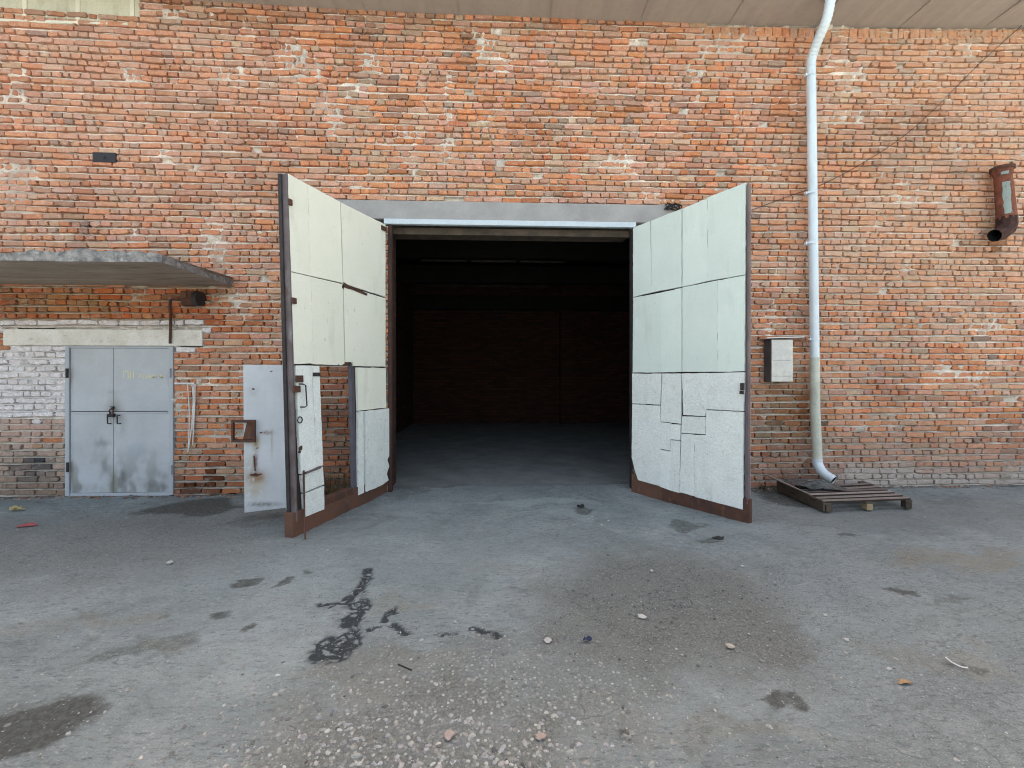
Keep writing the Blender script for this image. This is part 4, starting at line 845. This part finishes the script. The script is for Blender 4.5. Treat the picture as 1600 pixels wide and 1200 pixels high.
# ------------------------------------------------------------------ pallet under the drainpipe outlet
FL, FR, BL, BR = G(1290, 800), G(1424, 795), G(1219, 768), G(1346, 762)
BL = FL+(BL-FL)*1.0; pal = empty('wooden_pallet', (FL+BR)/2, 'broken weathered wooden pallet lying on the ground under the drainpipe outlet', 'pallet')
def PP(s, t, z): p = (FL*(1-s)+FR*s)*(1-t)+(BL*(1-s)+BR*s)*t; return Vector((p.x, p.y, z))
nb = 7
for k in range(nb):
    t0_ = k/nb+.022; t1_ = (k+1)/nb-.036; s0, s1 = -.01+random.uniform(-.02,.01), 1.01+random.uniform(-.02,.01)
    za = .102; zb_ = .102
    if k >= 5: s0 += .0; 
    if k == 6: s1 = .55; s0 = .42
    if k == 5: s0 = .1
    zl = za+random.uniform(-.004,.006)-(.03 if k == 4 else 0); zr = zb_+random.uniform(-.004,.006)
    q = MB(); n = 6
    for i in range(n):
        a, b = s0+(s1-s0)*i/n, s0+(s1-s0)*(i+1)/n; h0 = zl+(zr-zl)*i/n; h1 = zl+(zr-zl)*(i+1)/n
        if i == 0: q.add([PP(a,t0_,h0-.02), PP(a,t1_,h0-.02), PP(a,t1_,h0), PP(a,t0_,h0)], [(0,1,2,3)])
        q.add([PP(a,t0_,h0-.02), PP(b,t0_,h1-.02), PP(b,t0_,h1), PP(a,t0_,h0), PP(a,t1_,h0-.02), PP(b,t1_,h1-.02), PP(b,t1_,h1), PP(a,t1_,h0)], [(0,1,2,3),(3,2,6,7),(5,4,7,6),(1,0,4,5)])
        if i == n-1: q.add([PP(b,t0_,h1-.02), PP(b,t1_,h1-.02), PP(b,t1_,h1), PP(b,t0_,h1)], [(3,2,1,0)])
    db = fix_normals(obj('deck_board', q, 'wood', pal)); db.data.materials.append(M['sawn'])
    for pl_ in db.data.polygons:
        if abs(pl_.normal.z) < .5: pl_.material_index = 1  # upright faces take the painted gap shade
for s_, dz in ((0.0, .0), (.47, 0), (.94, 0)):
    q = MB(); q.hexa([PP(s_,.01,.066), PP(s_+.08,.01,.066), PP(s_+.08,.98,.066), PP(s_,.98,.066), PP(s_,.01,.0875), PP(s_+.08,.01,.0875), PP(s_+.08,.98,.0875), PP(s_,.98,.0875)]); obj('cross_board', q, 'wooddk', pal, bevel=.002)
    for t_ in (.0, .45, .88):
        q = MB(); a = s_+(.01 if s_ < .9 else 0); q.hexa([PP(a,t_+.0,.0), PP(a+.07,t_,.0), PP(a+.07,t_+.1,.0), PP(a,t_+.1,.0), PP(a,t_,.065), PP(a+.07,t_,.065), PP(a+.07,t_+.1,.065), PP(a,t_+.1,.065)])
        obj('block', q, 'woodlt' if (s_ == .47 and t_ == 0) else 'wooddk', pal, bevel=.003)
q = MB(); q.hexa([PP(-.02,.01,.001), PP(.0,.01,.001), PP(.0,1.05,.001), PP(-.02,1.05,.001), PP(-.02,.01,.107), PP(.0,.01,.107), PP(.0,1.05,.13), PP(-.02,1.05,.13)]); obj('side_board', q, 'wooddk', pal, bevel=.002)
q = MB(); q.hexa([PP(-.01,.3,.110), PP(.004,.3,.110), PP(-.06,1.13,.16), PP(-.09,1.13,.16), PP(-.01,.3,.122), PP(.004,.3,.122), PP(-.06,1.13,.175), PP(-.09,1.13,.175)]); obj('loose_slat', q, 'wood', pal, bevel=.002)
# crumpled dark film on the pallet, below the outlet
q = MB(); n = 14; vsx = []
for i in range(n+1):
    for j in range(n+1):
        u, v = i/n, j/n; p = PP(.10+.42*u-.12*v, .45+.50*v+.05*math.sin(u*6), .118+.03*float(vn(u*5, v*5, 2))+.02*float(vn(u*11, v*9, 3))); vsx.append(p)
q.add(vsx, [(i*(n+1)+j, (i+1)*(n+1)+j, (i+1)*(n+1)+j+1, i*(n+1)+j+1) for i in range(n) for j in range(n)])
o = obj('plastic_film', q, mk('wet dark film', (.05,.06,.06), (.10,.11,.11), 12, rough=.25, spec=.6, layers=[((.4,.42,.42), 14, .64, .7, I3, .6)]), loc=PP(.3,.7,.12)); so_ = o.modifiers.new('solid', 'SOLIDIFY'); so_.thickness = .002
tag(o, 'crumpled wet dark plastic film lying on the pallet under the pipe outlet', 'plastic film')
# ------------------------------------------------------------------ loose stones, crumbs, litter
def ico(sub=1):
    t = (1+5**.5)/2; v = [(-1,t,0),(1,t,0),(-1,-t,0),(1,-t,0),(0,-1,t),(0,1,t),(0,-1,-t),(0,1,-t),(t,0,-1),(t,0,1),(-t,0,-1),(-t,0,1)]
    f = [(0,11,5),(0,5,1),(0,1,7),(0,7,10),(0,10,11),(1,5,9),(5,11,4),(11,10,2),(10,7,6),(7,1,8),(3,9,4),(3,4,2),(3,2,6),(3,6,8),(3,8,9),(4,9,5),(2,4,11),(6,2,10),(8,6,7),(9,8,1)]
    v = [tuple(np.array(p)/np.linalg.norm(p)) for p in v]
    for _ in range(sub):
        c = {}; nf = []
        def mid(a, b):
            k = (min(a,b), max(a,b))
            if k not in c: p = (np.array(v[a])+np.array(v[b])); v.append(tuple(p/np.linalg.norm(p))); c[k] = len(v)-1
            return c[k]
        for a, b, d in f: x, y, z = mid(a,b), mid(b,d), mid(d,a); nf += [(a,x,z),(b,y,x),(d,z,y),(x,y,z)]
        f = nf
    return np.array(v), np.array(f)
IV0, IF0 = ico(0); IV1, IF1 = ico(1)
def stones(name, pos, size, col, hflat, mat):
    Vs, Fs, Cs = [], [], []; off = 0
    for (x, y), s_, c in zip(pos, size, col):
        IV, IF = (IV1, IF1) if s_ > .007 else (IV0, IF0)
        a = RS.rand()*6.28; sc = np.array([s_*RS.uniform(.8,1.5), s_*RS.uniform(.6,1.0), s_*hflat*RS.uniform(.6,1.3)])
        P = IV*(1+RS.uniform(-.22,.22,(len(IV),1)))*sc; ca, sa = math.cos(a), math.sin(a)
        P = np.c_[P[:,0]*ca-P[:,1]*sa+x, P[:,0]*sa+P[:,1]*ca+y, P[:,2]+float(ghz(x, y))-sc[2]*.15+.0006]
        Vs.append(P); Fs.append(IF+off); off += len(P); Cs.append(np.tile([*c, 1], (len(P), 1)))
    mb = MB(); mb.v = np.concatenate(Vs).tolist(); mb.f = [tuple(f) for f in np.concatenate(Fs).tolist()]
    return obj(name, mb, mat, cols=np.concatenate(Cs))
M['stone'] = mk('pale grey gravel', None, (.8,.8,.8), 30, rough=.9, attr='Col', bump=.5, bscale=200, bdist=.002)
pos, size, col = [], [], []
def scol(b=.30, s_=.075):
    g = max(.09, RS.normal(b*.84, s_)); return (g*RS.uniform(.97,1.05), g, g*RS.uniform(.9,1.02))
def scatter(n, fn, smin, smax, b, pw=2.2):
    k = 0; tries = 0
    while k < n and tries < n*60:
        tries += 1; px, py = RS.uniform(0, 1600), RS.uniform(770, 1215); 
        if RS.rand() > fn(px, py): continue
        p = G(px, py)
        if p.y > -.05: continue
        pos.append((p.x, p.y)); size.append(smin+(smax-smin)*RS.rand()**pw); col.append(scol(b)); k += 1
gz = lambda cx, cy, rx, ry: (lambda px, py: math.exp(-(((px-cx)/rx)**2+((py-cy)/ry)**2)))
scatter(2300, gz(640, 1175, 270, 105), .0018, .0135, .33, 3.2)
scatter(600, gz(830, 1060, 170, 70), .002, .008, .33)
scatter(1500, gz(1060, 930, 170, 65), .0022, .0075, .24, 2.4)
scatter(450, gz(1330, 1060, 240, 90), .0022, .008, .34)
scatter(260, gz(905, 806, 40, 9), .004, .013, .46, 2.5)
scatter(160, gz(820, 781, 90, 4), .004, .012, .42)
scatter(900, lambda a, b: .5, .002, .0065, .32, 2.5)
scatter(220, lambda a, b: math.exp(-((b-800-.0*a)/30)**2), .003, .010, .36, 2.5)
scatter(140, gz(245, 893, 50, 8), .003, .009, .30)
scatter(150, gz(580, 940, 90, 40), .002, .006, .12)
scatter(500, lambda a, b: .5, .0015, .005, .62, 2.5)
scatter(90, lambda a, b: .5, .005, .012, .42, 2)
for _ in range(1700):
    x = RS.uniform(-6, 6.5); 
    if gx0-.05 < x < gx1+.05: continue
    pos.append((x, -.015-abs(RS.normal(0, .055)))); size.append(.003+.022*RS.rand()**3); g = RS.uniform(.08, .35); col.append((g*1.08, g*.96, g*.86) if RS.rand() < .75 else (.40, .17, .09))
gv = stones('gravel', pos, size, col, .55, 'stone'); tag(gv, 'loose pale gravel and crumbs strewn over the asphalt', 'gravel', kind='stuff')
def rock(px, py, s_, label, b=.45, flat=.6, name='stone', mat='stone', cat='stone', tintc=None):
    p = G(px, py); b *= .9; c = tuple(q*.85 for q in tintc) if tintc else (b, b*.98, b*.93)
    P = IV1*(1+RS.uniform(-.25,.25,(len(IV1),1)))*np.array([s_*1.0, s_*.75, s_*flat*.6]); a = RS.rand()*3; ca, sa = math.cos(a), math.sin(a)
    P = np.c_[P[:,0]*ca-P[:,1]*sa+p.x, P[:,0]*sa+P[:,1]*ca+p.y, P[:,2]+s_*flat*.6+float(ghz(p.x, p.y))]
    mb = MB(); mb.v = P.tolist(); mb.f = [tuple(f) for f in IF1.tolist()]
    return tag(obj(name, mb, mat, loc=p, cols=np.tile([*c, 1], (len(P), 1))), label, cat, 'loose stones on the asphalt')
rock(265, 880, .028, 'pale stone left of centre below the double door, next to a gravelly spot', .5)
rock(1141, 1009, .022, 'pale tan stone on the edge of the dark round patch', .0, tintc=(.50,.44,.36))
rock(1003, 962, .028, 'flat whitish lump inside the dark round patch', .55, .35)
rock(1322, 998, .016, 'small pale stone right of the dark round patch', .5)
rock(1389, 1043, .014, 'small pale pebble above the brown leaf', .5)
rock(1290, 960, .014, 'small white stone farthest up right of the dark patch', .55)
rock(856, 998, .026, 'flat pale stone left of the blue scrap', .48, .35)
rock(702, 1147, .026, 'pinkish stone in the coarse gravel at bottom centre', .0, tintc=(.42,.34,.30))
rock(845, 1148, .022, 'orange pink stone right of the coarse gravel', .0, tintc=(.42,.33,.28))
rock(512, 858, .014, 'small white stone in front of the left gate leaf', .55)
rock(1018, 890+0, .016, 'white pebble near the top of the dark round patch', .55)
rock(1160, 884, .014, 'small whitish stone right of the dark patch top', .5)
rock(940, 820, .016, 'white crumb of concrete in front of the gateway', .6)
rock(1318, 754, .03, 'whitish rubble lump behind the pallet', .4) if False else None
rock(1238, 762, .035, 'greyish rubble lump at the wall left of the pallet', .30, .7)
# litter
def sheet(name, px, py, sx_, sy_, mat, label, cat, h=.012, seed=0, shape=None):
    p = G(px, py); n = 10; vsx = []; fs = []
    for i in range(n+1):
        for j in range(n+1):
            u, v = i/n*2-1, j/n*2-1; r_ = max(abs(u), abs(v)); a = math.atan2(v, u); rr_ = r_*(1+.18*math.sin(a*3+seed))
            vsx.append((p.x+math.cos(a)*rr_*sx_, p.y+math.sin(a)*rr_*sy_, .006+float(ghz(p.x, p.y))+h*float(vn(u*2.5+seed, v*2.5, 2))))
    fs = [(i*(n+1)+j, (i+1)*(n+1)+j, (i+1)*(n+1)+j+1, i*(n+1)+j+1) for i in range(n) for j in range(n)]
    o = obj(name, MB().add(vsx, fs), mat, loc=p); s_ = o.modifiers.new('solid', 'SOLIDIFY'); s_.thickness = .0015
    return tag(o, label, cat)
sheet('wrapper', 26, 797, .065, .035, mk('crumpled tan wrapper', (.50,.42,.20), (.30,.24,.12), 30), 'crumpled tan wrapper on the ground left of the double door', 'litter', .05, 1)
sheet('red_lid', 43, 820, .075, .055, mk('faded red plastic', (.42,.10,.10), (.30,.08,.08), 20), 'flat faded red scrap on the asphalt at the far left', 'litter', .006, 2)
sheet('dry_leaf', 1413, 1064, .030, .016, mk('dry orange leaf', (.42,.27,.14), (.30,.18,.09), 40), 'small dry orange leaf lying on the right of the asphalt', 'leaf', .012, 3)
sheet('blue_scrap', 918, 1000, .022, .018, mk('dark blue scrap', (.04,.06,.14), (.03,.03,.04), 60), 'small dark blue scrap by the lower edge of the dark patch', 'litter', .02, 4)
sheet('black_rag', 908, 792, .04, .03, 'black', 'small black scrap in front of the gateway on pale crumbs', 'litter', .04, 5)
sheet('black_flake', 1123, 840, .05, .03, 'black', 'thin black flake on the asphalt in front of the right gate leaf', 'litter', .015, 6)
a, b = G(622, 1038, .006), G(643, 1047, .006); tag(obj('stick', MB().tube([a, b], .004, 6), 'black', loc=a), 'short black stick on the brownish asphalt at lower centre', 'stick')
ps = [G(1478, 1027, .01), G(1488, 1035, .014), G(1503, 1042, .01), G(1512, 1043, .008)]
tag(obj('twig', MB().tube(spline(ps, 4), .0035, 6), 'whitep', loc=ps[0]), 'bent whitish twig beside a brown stain at right', 'twig')
# dry weeds behind the wicket opening
wp0 = W(528, 772, -.10); wr = MB(); rng = random.Random(4)
def blade(mb, p, h, lean, az, wd_):
    d = Vector((math.cos(az), math.sin(az), 0)); s_ = Vector((-d.y, d.x, 0))*wd_; pts = []
    for k in range(6):
        t = k/5; c = p+d*(lean*t*t*h)+Vector((0,0,h*t*(1-.25*lean*t))); pts.append((c-s_*(1-t*.9), c+s_*(1-t*.9)))
    v = [q_ for ab in pts for q_ in ab]; mb.add(v, [(2*k, 2*k+1, 2*k+3, 2*k+2) for k in range(5)])
for k in range(420):
    p = Vector((wp0.x+rng.uniform(-.34,.42), rng.uniform(-.24,-.04), -.005)); blade(wr, p, rng.uniform(.08,.42), rng.uniform(.1,.9), rng.uniform(0,6.28), rng.uniform(.0015,.004))
wo = obj('dry_weeds', wr, mk('dry straw', (.24,.18,.095), (.12,.10,.05), 20, rough=.9), loc=(wp0.x, -.1, 0)); tag(wo, 'clump of dry weeds against the wall, seen through the wicket doorway', 'weeds')
wr = MB(); p0 = W(1215, 765, -.06)
for k in range(160):
    p = Vector((p0.x+rng.uniform(-.25,.5), rng.uniform(-.14,-.03), -.005)); blade(wr, p, rng.uniform(.02,.10), rng.uniform(.1,.9), rng.uniform(0,6.28), .003)
wo = obj('moss_tuft', wr, mk('dark moss green', (.05,.06,.025), (.035,.035,.02), 20, rough=.9), loc=(p0.x, -.06, 0)); tag(wo, 'low dark tuft of weeds at the wall foot behind the pallet', 'weeds')
